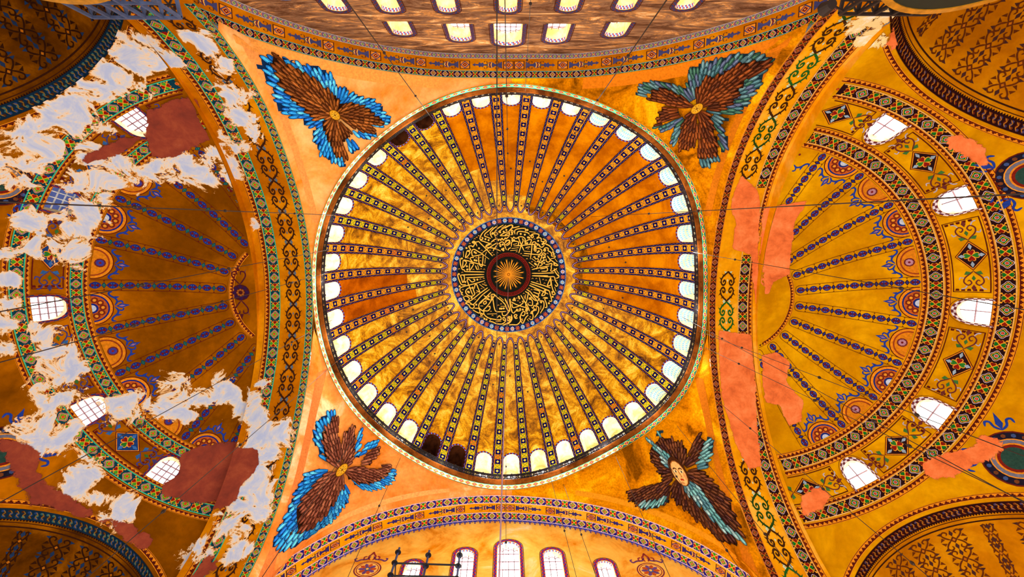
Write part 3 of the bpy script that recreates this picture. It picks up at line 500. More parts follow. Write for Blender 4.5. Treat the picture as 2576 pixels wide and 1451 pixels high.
class Paint:
    """flat painted pieces lying on a curved surface; every piece keeps its own edge"""
    def __init__(s): s.by = {}
    def poly(s, f, pts, col, lay=1, jit=.07):
        s.by.setdefault(id(f), (f, []))[1].append((np.asarray(pts, float), col, lay, jit))
    def build(s, name, parent=None, mat='paint', kind=None):
        V = []; F = []; Cc = []; o = 0
        for f, L in s.by.values():
            L = refine(f, L); q = np.concatenate([a[0] for a in L]); P, n = inward(f, q)
            lay = np.concatenate([np.full(len(a[0]), a[2]) for a in L]); V.append(P+n*(.012+lay*STEP)[:, None])
            for pts, col, _, jit in L:
                k = len(pts); F.append(tuple(range(o, o+k))); o += k
                Cc.append(np.tile(np.array(lin(col))*(1+random.uniform(-jit, jit)), (k, 1)))
        if not F: return None
        ob = mesh_obj(name, np.concatenate(V), F, mat, parent, vcol=np.clip(np.concatenate(Cc), 0, 1))
        if kind: ob['kind'] = kind
        return ob
    def strip(s, f, m, s0, s1, w0, w1, col, lay=1, ds=.5, jit=.03, nw=1):
        n = max(1, int(math.ceil(abs(s1-s0)/ds))); t = np.linspace(s0, s1, n+1); ww = np.linspace(w0, w1, nw+1)
        for i in range(n):
            for j in range(nw):
                s.poly(f, m(np.array([(t[i], ww[j]), (t[i+1], ww[j]), (t[i+1], ww[j+1]), (t[i], ww[j+1])])), col, lay, jit)
    def stroke(s, f, m, pts, w, col, lay=1, sub=4, ends=.35, closed=False):
        p = np.asarray(pts, float)
        if len(p) > 2:
            e = np.vstack([p[-2] if closed else 2*p[0]-p[1], p, p[1] if closed else 2*p[-1]-p[-2]]); out = []
            for i in range(1, len(e)-2):
                a, b_, c, d = e[i-1:i+3]
                for t in np.arange(sub)/sub:
                    out.append(.5*((2*b_)+(c-a)*t+(2*a-5*b_+4*c-d)*t*t+(3*b_-a-3*c+d)*t**3))
            p = np.array(out+[p[-1]])
        d = np.gradient(p, axis=0); d /= np.maximum(np.linalg.norm(d, axis=1), 1e-9)[:, None]; n = np.c_[-d[:, 1], d[:, 0]]
        u = np.linspace(0, 1, len(p)); k = (w/2*np.clip(np.minimum(u, 1-u)*6+ends, 0, 1))[:, None]
        A, B = p+n*k, p-n*k
        for i in range(len(p)-1): s.poly(f, m(np.array([A[i], A[i+1], B[i+1], B[i]])), col, lay+.02*(i % 2), .02)
ID = lambda q: np.asarray(q, float)
def circ(cx, cy, r, n=10, r2=None, a0=0.):
    t = a0+np.arange(n)*2*math.pi/n; return np.c_[cx+r*np.cos(t), cy+(r2 or r)*np.sin(t)]
HEART = np.array([(0, -.95), (.45, -.35), (.75, .15), (.7, .55), (.4, .75), (.12, .62), (0, .35), (-.12, .62), (-.4, .75), (-.7, .55), (-.75, .15), (-.45, -.35)])
def rot(p, a):
    c, s_ = math.cos(a), math.sin(a); return np.asarray(p) @ np.array([[c, s_], [-s_, c]])
# palettes of the heart-and-lozenge bands
PAL_W = dict(bg=(14, 60, 78), gold=(236, 160, 40), red=(150, 22, 8), green=(70, 160, 40), blue=(40, 80, 170), edge=(60, 190, 150), hot=(190, 30, 25))
PAL_E = dict(bg=(38, 14, 18), gold=(236, 160, 40), red=(130, 22, 10), green=(14, 110, 34), blue=(120, 110, 170), edge=(225, 170, 90), hot=(170, 30, 30))
PAL_ED = dict(bg=(48, 14, 16), gold=(206, 110, 24), red=(104, 20, 14), green=(70, 60, 24), blue=(70, 50, 110), edge=(205, 110, 40), hot=(150, 30, 30))
PAL_N = dict(bg=(18, 16, 50), gold=(232, 150, 40), red=(130, 20, 12), green=(40, 120, 44), blue=(120, 90, 170), edge=(90, 170, 160), hot=(190, 24, 50))
PAL_S = dict(bg=(30, 26, 130), gold=(250, 190, 60), red=(185, 34, 14), green=(40, 140, 34), blue=(120, 110, 200), edge=(240, 200, 210), hot=(170, 30, 60))
PAL_NP = dict(bg=(120, 100, 130), gold=(250, 190, 110), red=(200, 90, 60), green=(110, 150, 90), blue=(120, 140, 180), edge=(200, 190, 180), hot=(200, 80, 60))
def band(P, f, m, s0, s1, w0, w1, pal, n=None, start=0, lay=1, full=True, skip=None):
    """a border of squares in turn lozenge and four hearts, with a light line along both edges"""
    L = s1-s0; W = abs(w1-w0); n = n or max(2, int(round(L/(W*1.0)))); c = L/n; wm = (w0+w1)/2
    for i in range(n):
        a = s0+(i+.5)*c
        if skip and skip(a): continue
        P.strip(f, m, a-c/2, a+c/2, w0, w1, pal['bg'], lay, max(c/2, .3))
        cell = lambda q, a=a: m(np.c_[a+np.asarray(q)[:, 0]*c*.47, wm+np.asarray(q)[:, 1]*W*.46*(1 if w1 > w0 else -1)])
        if (i+start) % 2:
            if full:
                t = np.arange(24)*2*math.pi/24
                P.poly(f, cell(np.c_[np.cos(t), np.sin(t)]*(.88+.12*np.cos(4*t))[:, None]), pal['gold'] if pal is not PAL_E else (210, 190, 200), lay+1)
                P.poly(f, cell(np.c_[np.cos(t), np.sin(t)]*(.78+.12*np.cos(4*t))[:, None]), pal['blue'] if pal is not PAL_E else pal['bg'], lay+2)
            P.poly(f, cell([(-.82, 0), (0, .82), (.82, 0), (0, -.82)]), pal['gold'], lay+3)
            P.poly(f, cell([(-.68, 0), (0, .68), (.68, 0), (0, -.68)]), pal['green'], lay+4)
            if full:
                P.poly(f, cell(circ(0, 0, .34, 8)), pal['gold'] if pal is not PAL_E else (200, 180, 190), lay+5); P.poly(f, cell(circ(0, 0, .25, 8)), pal['hot'], lay+6)
                P.poly(f, cell(circ(0, 0, .09, 5)), pal['gold'], lay+7)
        else:
            for k in range(4):
                h = rot(HEART*.5, k*math.pi/2)+np.array([math.sin(-k*math.pi/2), math.cos(k*math.pi/2)])*.45
                if full: P.poly(f, cell((h-h.mean(0))*1.28+h.mean(0)), pal['gold'], lay+1)
                P.poly(f, cell(h), pal['red'] if k % 2 else pal['green'], lay+2)
            for sg in (1, -1):
                P.poly(f, cell([(-.95, -.86*sg), (-.86, -.95*sg), (.95, .86*sg), (.86, .95*sg)]), pal['gold'], lay+3)
            if full:
                for x, y in ((-.85, -.85), (.85, .85), (-.85, .85), (.85, -.85)): P.poly(f, cell(circ(x, y, .17, 6)), pal['gold'], lay+4)
    e = W*.05*(1 if w1 > w0 else -1)
    for ww in (w0, w1):
        P.strip(f, m, s0, s1, ww-e*.9, ww+e*.9, pal['edge'], lay+5, .35)
def saw(P, f, m, s0, s1, w0, w1, col=(95, 26, 14), ground=(232, 140, 26), step=.3, lay=1, lines=True):
    """stepped-tooth border with a fine line on both sides"""
    n = max(2, int(abs(s1-s0)/step)); c = (s1-s0)/n; W = w1-w0
    if ground: P.strip(f, m, s0, s1, w0, w1, ground, lay, .4)
    P.strip(f, m, s0, s1, w0+W*.12, w0+W*.3, col, lay+1, .4)
    for i in range(n):
        a = s0+(i+.5)*c
        P.poly(f, m(np.array([(a-c*.42, w0+W*.3), (a-c*.42, w0+W*.5), (a-c*.22, w0+W*.5), (a-c*.22, w0+W*.7), (a+c*.1, w0+W*.7), (a+c*.1, w0+W*.5), (a+c*.3, w0+W*.5), (a+c*.3, w0+W*.3)])), col, lay+2)
    if lines: P.strip(f, m, s0, s1, w0+W*.84, w0+W*.93, col, lay+1, .4)
def outline(P, f, m, pts, w, col, lay, closed=True):
    p = np.asarray(pts, float)
    if closed: p = np.vstack([p, p[:1]])
    for a, b_ in zip(p[:-1], p[1:]):
        d = b_-a; L = np.hypot(*d)
        if L < 1e-6: continue
        d /= L; n = np.array([-d[1], d[0]])*w/2; P.poly(f, m(np.array([a-d*w/2+n, b_+d*w/2+n, b_+d*w/2-n, a-d*w/2-n])), col, lay, .02)
# ---------------------------------------------------------------- materials of the place
surface('gold_mosaic', [(.24, (84, 46, 2)), (.42, (176, 112, 6)), (.55, (226, 162, 18)), (.76, (255, 218, 84))], scale=.55, detail=9, rough=.72, dist=1.2, gloss=.42, fine=(9., .65, 1.35), bump=.35, metal=.05, spec=.3)
surface('gold_mosaic_dim', [(.3, (90, 48, 6)), (.5, (150, 88, 8)), (.7, (205, 132, 22))], scale=.9, gloss=.5, fine=(10., .65, 1.25), bump=.3, metal=.2)
surface('ochre_dome', [(.3, (164, 84, 4)), (.5, (196, 110, 6)), (.72, (220, 134, 12))], scale=.35, gloss=.7, fine=(6., .9, 1.08))
surface('brown_ochre', [(.3, (140, 62, 6)), (.5, (172, 82, 10)), (.72, (200, 104, 18))], scale=.5, gloss=.7, fine=(6., .85, 1.1))
surface('peach_plaster', [(.28, (226, 128, 44)), (.5, (246, 164, 82)), (.7, (252, 190, 116))], scale=.28, gloss=.8, fine=(5., .9, 1.08))
surface('rose_plaster', [(.25, (220, 112, 38)), (.45, (238, 140, 58)), (.62, (246, 160, 80)), (.78, (255, 214, 160))], scale=.32, gloss=.8, fine=(4., .85, 1.12))
surface('gold_pendentive', [(.28, (120, 66, 4)), (.42, (196, 112, 8)), (.58, (222, 138, 14)), (.72, (250, 178, 46))], scale=.3, detail=9, dist=1., gloss=.5, fine=(8., .7, 1.25), bump=.25, metal=.15)
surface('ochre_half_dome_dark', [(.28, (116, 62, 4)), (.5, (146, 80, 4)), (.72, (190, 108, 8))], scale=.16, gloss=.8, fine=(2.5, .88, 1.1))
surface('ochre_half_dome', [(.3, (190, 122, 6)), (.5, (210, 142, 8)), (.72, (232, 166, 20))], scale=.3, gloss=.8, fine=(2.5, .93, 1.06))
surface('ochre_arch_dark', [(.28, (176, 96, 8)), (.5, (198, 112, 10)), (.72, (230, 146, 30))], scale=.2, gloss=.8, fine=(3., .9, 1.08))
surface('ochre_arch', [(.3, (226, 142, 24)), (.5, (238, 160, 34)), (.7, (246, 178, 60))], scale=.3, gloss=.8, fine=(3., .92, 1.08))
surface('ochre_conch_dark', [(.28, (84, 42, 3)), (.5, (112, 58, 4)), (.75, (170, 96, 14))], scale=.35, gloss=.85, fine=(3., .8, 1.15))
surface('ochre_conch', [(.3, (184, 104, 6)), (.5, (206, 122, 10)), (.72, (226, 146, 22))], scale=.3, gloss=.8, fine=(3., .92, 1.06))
surface('tympanum_worn', [(.2, (60, 40, 30)), (.4, (118, 78, 52)), (.52, (150, 112, 84)), (.6, (206, 136, 66)), (.7, (250, 206, 150)), (.84, (150, 136, 130))], scale=.8, detail=11, rough=.78, dist=1.4, gloss=.85, fine=(3., .75, 1.2), stretch=(.35, 1, 1.3))
surface('tympanum_ochre', [(.24, (226, 134, 40)), (.42, (252, 180, 66)), (.62, (255, 206, 92)), (.84, (255, 236, 180))], scale=.3, detail=9, dist=.8, gloss=.8, fine=(3., .92, 1.06))
surface('cream_reveal', [(.3, (240, 214, 150)), (.5, (252, 238, 200)), (.7, (255, 250, 230))], scale=1.2, gloss=.8, fine=(3., .92, 1.05))
surface('yellow_reveal', [(.3, (250, 206, 120)), (.5, (252, 224, 150)), (.7, (255, 240, 190))], scale=1.2, gloss=.8)
surface('shaded_reveal', [(.3, (34, 14, 6)), (.6, (60, 28, 12))], scale=1.5, gloss=.9)  # missing daylight of the blocked windows is put into this brown
surface('cornice_brown', [(.3, (62, 28, 8)), (.6, (104, 54, 16))], scale=1.2, gloss=.6, fine=(12., .8, 1.2))
surface('marble_floor', [(.3, (150, 146, 140)), (.6, (196, 192, 186))], scale=.4, gloss=.35)
plain('iron', (18, 16, 24), .5, .4); plain('chain_iron', (52, 36, 30), .5, .5); plain('scaffold_blue', (46, 60, 110), .4, .5); plain('pane_bar', (150, 110, 120), .6)
plain('pane_bar_white', (225, 225, 225), .6); plain('frame_slate', (78, 92, 130), .6); plain('frame_dark', (36, 22, 18), .6); plain('gilt', (220, 150, 30), .35, .4)
plain('disc_green', (26, 34, 20), .6); plain('hook_iron', (30, 18, 12), .6)
plain('daylight_pane', (255, 255, 255), .3, 0, PANE, (250, 252, 255)); plain('sky_pane_dim', (60, 70, 110), .2, 0, .35, (90, 110, 190)); plain('lamp_lens', (255, 255, 255), .2, 0, 30., (230, 240, 255))
flaking('flaked_white', [(.0, (226, 134, 40)), (.07, (244, 184, 104)), (.18, (240, 218, 190)), (.4, (208, 212, 228)), (.8, (182, 196, 232))], nscale=.75, amp=4.2, by_edge=True)
flaking('repair_red', [(.3, (112, 34, 16)), (.5, (140, 48, 22)), (.66, (160, 66, 30)), (.8, (170, 120, 100))], nscale=1.6, amp=.9)
flaking('repair_salmon', [(.3, (200, 84, 20)), (.48, (236, 112, 44)), (.62, (250, 136, 70)), (.78, (255, 170, 110))], nscale=1.6, amp=.9)
flaking('faded_pale', [(.3, (255, 220, 150)), (.6, (255, 244, 224))], nscale=1.2, amp=3., by_edge=True)
# ---------------------------------------------------------------- lamps: the chandeliers hang at the lower ends of the chains, below the frame
for i, (a, c) in enumerate(CHAINS):
    ld = bpy.data.lights.new('chandelier_light', 'POINT'); lo = bpy.data.objects.new('chandelier_light', ld); COL.objects.link(lo)
    lo.location = (c[0], c[1], 3.6); ld.shadow_soft_size = .8
    k = 1.
    if c[0] < -12: k = LAMP_W
    if c[0] > 10: k = LAMP_E
    ld.energy = LAMP*k; ld.color = (1., .98, .92)
# unseen lamps added in a ring at the dome's foot, to brighten it
for i in range(20):
    a = math.radians(18*i+4.5); ld = bpy.data.lights.new('dome_fill_light', 'POINT'); lo = bpy.data.objects.new('dome_fill_light', ld); COL.objects.link(lo)
    rr_ = 14.2; lo.location = (rr_*math.cos(a), rr_*math.sin(a), 37.0); ld.shadow_soft_size = .3; ld.energy = DOME_FILL; ld.color = (1., .93, .8)
# ---------------------------------------------------------------- floor
V, F_, _ = grid_surface(lambda q: np.c_[q[:, 0], q[:, 1], np.full(len(q), -1.6)], np.linspace(-42, 42, 3), np.linspace(-30, 30, 3))
tag(mesh_obj('floor', V, F_, 'marble_floor'), 'pale marble nave floor under the vaults', 'floor', kind='structure')

# ================================================================ main dome
TAU = 2*math.pi
dome = tag(empty('dome_ceiling', (0, 0, 36.5)), 'golden main dome with forty ribs, a ring of windows and a calligraphy medallion', 'dome', kind='structure')
def arch_pts(hw, z0, zs, zh, n=10):
    """left foot, up, round the head, right foot"""
    t = np.linspace(math.pi, 0, n+1)
    return np.vstack([[(-hw, z0)], np.c_[np.cos(t)*hw, zs+np.sin(t)*(zh-zs)], [(hw, z0)]])
HW_A, SILL, SPR, HEAD = .0455, 36.9, 40.62, 41.4
def holed(f, u0, u1, v0, v1, uc, hw, vs, vh, n=12):
    """a patch of surface f with one arched opening standing on its lower edge; vs spring, vh crown of the opening"""
    V = []; F = []
    def quad(a, b_, c, d): o = len(V); V.extend([a, b_, c, d]); F.append((o, o+1, o+2, o+3))
    def rect(a0, a1, b0, b1, na, nb):
        A = np.linspace(a0, a1, na+1); B = np.linspace(b0, b1, nb+1)
        for i in range(na):
            for j in range(nb): quad((A[i], B[j]), (A[i+1], B[j]), (A[i+1], B[j+1]), (A[i], B[j+1]))
    rect(u0, uc-hw, v0, v1, 2, 6); rect(uc+hw, u1, v0, v1, 2, 6)
    t = np.linspace(math.pi, 0, n+1); X = uc+hw*np.cos(t); Y = vs+(vh-vs)*np.sin(t)
    for i in range(n):
        ym = (np.array([Y[i], Y[i+1]])+v1)/2
        quad((X[i], Y[i]), (X[i+1], Y[i+1]), (X[i+1], ym[1]), (X[i], ym[0])); quad((X[i], ym[0]), (X[i+1], ym[1]), (X[i+1], v1), (X[i], v1))
    return f(np.array(V)), F
def merge(V, F, V2, F2):
    return np.vstack([V, V2]), F+[tuple(i+len(V) for i in f) for f in F2]
def is_ochre(k):
    k = (k+20) % 40-20
    return -12 <= k <= 1
for k in range(40):
    th = math.radians(9*k); V, F_ = holed(drum_f, th-.0786, th+.0786, 36.62, 42., th, HW_A, SPR, HEAD)
    rr = DR*np.sin(np.linspace(math.asin(math.sqrt(DR**2-5.5**2)/DR), math.asin(7.0/DR), 15))
    V2, F2, q2 = grid_surface(dome_f, np.linspace(th-.0786, th+.0786, 5), rr)
    mi = [0]*len(F_); kk = (k+20) % 40-20
    och = is_ochre(k)
    cut = {-12: 11.2, -11: 10.0, -10: 8.2, -9: 8.2, -8: 8.}.get(kk, 8.0+.7*math.sin(k*1.7)) if och else 99
    if kk in (19, -20): cut = 9.9+.8*(kk == -20)
    for j, fc in enumerate(F2):
        r = q2[list(fc), 1].mean()
        mi.append(0 if r > cut else (2 if (och and -8 <= kk <= 1) else 1))
    if kk in (19, -20): names = ['brown_ochre', 'gold_mosaic', 'gold_mosaic']
    elif och: names = ['ochre_dome', 'gold_mosaic', 'gold_mosaic_dim']
    else: names = ['gold_mosaic']*3; mi = [0]*len(mi)
    V, F_ = merge(V, F_, V2, F2)
    mesh_obj('gore', V, F_, names, dome, True, mi)
V, F_, _ = grid_surface(dome_f, np.linspace(0, TAU, 81), np.linspace(.02, 7.05, 12))
mesh_obj('crown', V, F_, 'gold_mosaic', dome, True)
# ribs, each proud of the gold ground, with its painted checker field and braided edges
DR_RIB = .07
def rib_f(q):
    th, r = q[:, 0], q[:, 1]
    k = 1 + (rim_k(th)-1)*np.clip(r/15.2, 0, 1.1)**2; R = DR-DR_RIB
    z = DZ0 + np.sqrt(np.maximum(R*R-np.minimum(r, R-.001)**2, 0)); return np.c_[r*k*np.cos(th), r*k*np.sin(th), z]
S_IN, S_OUT = (DR-DR_RIB)*math.asin(7.35/DR), (DR-DR_RIB)*math.asin(15.88/(DR-DR_RIB))
def rib_hw(s): return .085+.0262*DR*np.sin(s/DR)
for k in range(40):
    tc_ = math.radians(9*(k+.5))
    def mm(q, tc_=tc_):
        q = np.asarray(q, float); r = (DR-DR_RIB)*np.sin(q[:, 0]/(DR-DR_RIB)); return np.c_[tc_+q[:, 1]/r, r]
    ss = np.linspace(S_IN, S_OUT, 27); prof = []
    P, n = None, None
    VV = []; 
    for s in ss:
        h = rib_hw(s); prof += [(s, -h), (s, -h*.94), (s, h*.94), (s, h)]
    prof = np.array(prof); top = rib_f(mm(prof)); low = dome_f(mm(prof)); edge = np.arange(len(prof)) % 4; VV = np.where(((edge == 0) | (edge == 3))[:, None], low, top)
    FF = [(i*4+j, (i+1)*4+j, (i+1)*4+j+1, i*4+j+1) for i in range(len(ss)-1) for j in range(3)]
    kk = ((k+.5)+20) % 40-20; och = -12 <= kk <= 2.5
    rib = mesh_obj('rib', VV, FF, 'ochre_dome' if och else 'gold_mosaic', dome, True)
    Pn = Paint(); nc = 27; cs = (S_OUT-S_IN-.1)/nc
    for i in range(nc):
        s0 = S_IN+.1+i*cs; sm = s0+cs/2; h = float(rib_hw(sm)); fw = h*.58
        worn = (och and i < 3) or not och
        if kk in (18.5, 19.5, -19.5, -18.5): worn = i < 7
        g = (200, 164, 26) if worn else (226, 140, 16)
        if not och and random.random() < .08: g = (206, 104, 24)
        Pn.poly(rib_f, mm([(s0, -fw), (s0+cs, -fw), (s0+cs, fw), (s0, fw)]), g, 1, .12)
        if i % 2 == 0:
            a = fw*.86; c2 = cs*.5; nt_ = 4
            Pn.poly(rib_f, mm([(sm-c2, -a), (sm+c2, -a), (sm+c2, a), (sm-c2, a)]), (5, 10, 72), 2, .2)
            Pn.poly(rib_f, mm([(sm-c2*.52, 0), (sm, a*.5), (sm+c2*.52, 0), (sm, -a*.5)]), (244, 190, 70) if worn else (240, 160, 40), 3)
        else:
            a = fw*.75; c2 = cs*.42; xc = (34, 128, 30) if worn else (70, 90, 70)
            for sg in (1, -1):
                Pn.poly(rib_f, mm([(sm-c2, -a*sg), (sm-c2+.05, (-a-.0)*sg), (sm+c2, a*sg), (sm+c2-.05, a*sg)]), xc, 2)
            for x, y in ((-1, -1), (1, 1), (-1, 1), (1, -1)): Pn.poly(rib_f, mm(circ(sm+x*c2*.8, y*a*.82, .065, 5)), xc, 3)
    for sg in (1, -1):
        nb = 62; bs = (S_OUT-S_IN)/nb
        for i in range(nb):
            s0 = S_IN+i*bs; h0, h1 = float(rib_hw(s0)), float(rib_hw(s0+bs))
            Pn.poly(rib_f, mm([(s0, sg*h0*.62), (s0+bs, sg*h1*.62), (s0+bs, sg*h1*.99), (s0, sg*h0*.99)]), (46, 8, 20) if not och else (24, 14, 40), 1, .25)
            b0, b1 = (.68, .94) if i % 2 else (.94, .68)
            Pn.poly(rib_f, mm([(s0+.02, sg*h0*b0), (s0+bs-.02, sg*h1*b1), (s0+bs-.02, sg*h1*(b1-.12*(1 if b1 > .8 else -1))), (s0+.02, sg*h0*(b0-.12*(1 if b0 > .8 else -1)))]), (104, 90, 150) if i % 3 else (56, 66, 150), 2, .2)
    Pn.build('rib_painting', rib)
# braid that loops round every gore tip and rib end
Pn = Paint(); crown_f = lambda q: dome_f(np.c_[np.arctan2(q[:, 1], q[:, 0]), np.hypot(q[:, 0], q[:, 1])])
loop = []
for k in range(40):
    for d, r in ((-4.5, 7.36), (-2.9, 7.34), (-2.1, 7.1), (-1.2, 6.9), (0, 6.84), (1.2, 6.9), (2.1, 7.1), (2.9, 7.34)):
        a = math.radians(9*k+d); loop.append((r*math.cos(a), r*math.sin(a)))
loop.append(loop[0])
Pn.stroke(crown_f, ID, loop, .2, (76, 22, 48), 2, sub=2, ends=1); Pn.stroke(crown_f, ID, loop, .06, (160, 140, 190), 4, sub=2, ends=1)
Pn.build('tip_braid', dome)
# round hooks in the gores
hk = MB()
for k in range(40):
    for r, o in ((7.5, 0), (11. + .8*math.sin(k*2.3), .3)):
        if (k+int(r)) % 2: continue
        c = crown_f(np.array([[r*math.cos(math.radians(9*k+o)), r*math.sin(math.radians(9*k+o))]]))[0]
        hk.lathe([(.001, -.12), (.07, -.1), (.09, 0), (.07, .06)], c, 8)
hk.build('hook_row', 'hook_iron', dome)['kind'] = 'stuff'
# ---------------------------------------------------------------- cornice, lozenge band, balustrade
NTH = 200
def ring_pts(th, dr, z):
    r = (RIM_R+dr)*rim_k(th); return np.c_[r*np.cos(th), r*np.sin(th), np.full(len(th), z)]
def ring_mesh(prof, n=NTH):
    th = np.linspace(0, TAU, n+1)[:-1]; V = np.vstack([ring_pts(th, d, z) for d, z in prof])
    F = [(i*n+k, i*n+(k+1) % n, (i+1)*n+(k+1) % n, (i+1)*n+k) for i in range(len(prof)-1) for k in range(n)]
    return V, F
V, F_ = ring_mesh([(.02, 35.7), (0, 35.76), (-.06, 36.26)])
tr = tag(mesh_obj('trim_1', V, F_, 'ochre_arch', None, True), 'turquoise lozenge band round the foot of the main dome', 'band', kind='structure')
def band_f(q):                                         # (angle, 0..1) on the lozenge band
    d = -.06*q[:, 1]; r = (RIM_R+d)*rim_k(q[:, 0]); return np.c_[r*np.cos(q[:, 0]), r*np.sin(q[:, 0]), 35.76+.5*q[:, 1]]
Pn = Paint(); n = 176
for i in range(n):
    a0, a1 = TAU*i/n, TAU*(i+1)/n; am = (a0+a1)/2; east = -1.05 < ((am+math.pi) % TAU)-math.pi < .98
    bgc = (40, 96, 76) if east else (196, 206, 176); rc = (128, 26, 16) if east else (214, 96, 66)
    if -2.0 < ((am+math.pi) % TAU)-math.pi <= -1.05: bgc = (80, 190, 160); rc = (220, 66, 36)
    Pn.poly(band_f, [(a0, .02), (a1, .02), (a1, .98), (a0, .98)], bgc, 1)
    Pn.poly(band_f, [(a0, .5), (am, 1.02), (a1, .5), (am, -.02)], (240, 170, 60), 2)
    Pn.poly(band_f, [(am-(am-a0)*.72, .5), (am, .88), (am+(am-a0)*.72, .5), (am, .12)], rc, 3)
    Pn.poly(band_f, [(am-(am-a0)*.25, .5), (am, .64), (am+(am-a0)*.25, .5), (am, .36)], (190, 130, 170), 4)
    Pn.poly(band_f, [(a0, .93), (a1, .93), (a1, 1.08), (a0, 1.08)], (60, 200, 170), 3); Pn.poly(band_f, [(a0, -.12), (a1, -.12), (a1, .0), (a0, .0)], (30, 40, 60), 3)
Pn.build('lozenge_painting', tr)
V, F_ = ring_mesh([(-.05, 36.2), (-.1, 36.28), (-.17, 36.34), (-.17, 36.42), (-.26, 36.5), (-.3, 36.62), (-.33, 36.7), (-.3, 36.76), (1.2, 36.76)])
tag(mesh_obj('trim_2', V, F_, 'cornice_brown', None, True), 'dark brown moulded cornice ring below the dome windows', 'cornice', kind='structure')
bal = tag(empty('balustrade', (0, 0, 36.76)), 'black openwork iron balustrade circling the dome above the brown cornice', 'railing')
DRB = -.26
def rp(th, z, d=0.): r = (RIM_R+DRB+d)*rim_k(th); return (r*math.cos(th), r*math.sin(th), z)
for k in range(40):
    a0 = math.radians(9*(k-.5)); a1 = math.radians(9*(k+.5)); B = MB(); z0, z1 = 36.8, 37.56; nu = 5
    for z, h in ((z0, .07), (z1, .09), (z0+.16, .035), (z1-.15, .035)):
        for j in range(3): B.bar(rp(a0+(a1-a0)*j/3, z), rp(a0+(a1-a0)*(j+1)/3, z), .05, h)
    for j in range(nu):
        b0 = a0+(a1-a0)*j/nu; b1 = a0+(a1-a0)*(j+1)/nu; bm = (b0+b1)/2
        B.bar(rp(b0, z0-.02), rp(b0, z1), .05 if j else .09)
        B.bar(rp(b0, z0+.16), rp(b1, z1-.15), .035); B.bar(rp(b0, z1-.15), rp(b1, z0+.16), .035)
        ci = [rp(bm+(b1-b0)*.3*math.cos(t), (z0+z1)/2+.17*math.sin(t)) for t in np.linspace(0, TAU, 9)]
        for p, q in zip(ci[:-1], ci[1:]): B.bar(p, q, .05)
    B.tube([rp(a0, z1), rp(a0, z1+.1), rp(a0, z1+.18)], [.05, .09, .02], 6); B.tube([rp((a0+a1)/2, z1), rp((a0+a1)/2, z1+.08), rp((a0+a1)/2, z1+.15)], [.04, .07, .02], 6)
    B.build('railing_panel', 'iron', bal)
# ---------------------------------------------------------------- dome windows
ORD = ['first', 'second', 'third', 'fourth', 'fifth', 'sixth', 'seventh', 'eighth', 'ninth', 'tenth', 'eleventh', 'twelfth']
WN = [0]
def new_window(label, loc, cat='window'):
    WN[0] += 1
    return tag(empty('window_%d' % WN[0], tuple(float(x) for x in loc)), label, cat, kind='structure')
DARK = {-14: 0, -13: 0, 12: 1, 13: 1}
LATTICE = set(range(-7, 5))
def dome_label(k):
    if k == -10: return 'cream dome window topmost in the ring, straight above the medallion'
    if k == 10: return 'bright dome window lowest in the ring, straight below the medallion'
    if k == -13: return 'blocked dark brown dome window, upper of the dark pair beside the feathered wings'
    if k == -14: return 'blocked dark brown dome window, lower of the dark pair beside the feathered wings'
    if k == 12: return 'blocked dark dome window with bluish panes, right one of the lower dark pair'
    if k == 13: return 'blocked dark dome window with bluish panes, left one of the lower dark pair'
    if k in LATTICE: return 'dome window with blue lattice vault, %s of these counted from the top' % ORD[k+7]
    if -12 <= k <= -11: return 'cream dome window, %s to the left of the topmost one' % ORD[-11-k+0]
    if -9 <= k <= -8: return 'cream dome window, %s to the right of the topmost one' % ORD[k+9]
    if 5 <= k <= 9: return 'bright cream dome window, %s to the right of the lowest one' % ORD[9-k]
    if k == 11: return 'bright cream dome window just left of the lowest one'
    kk = k if k < 0 else k-40                          # -15 .. -26 down the left flank
    return 'cream dome window on the left flank, %s counting down from the dark upper pair' % ORD[-15-kk]
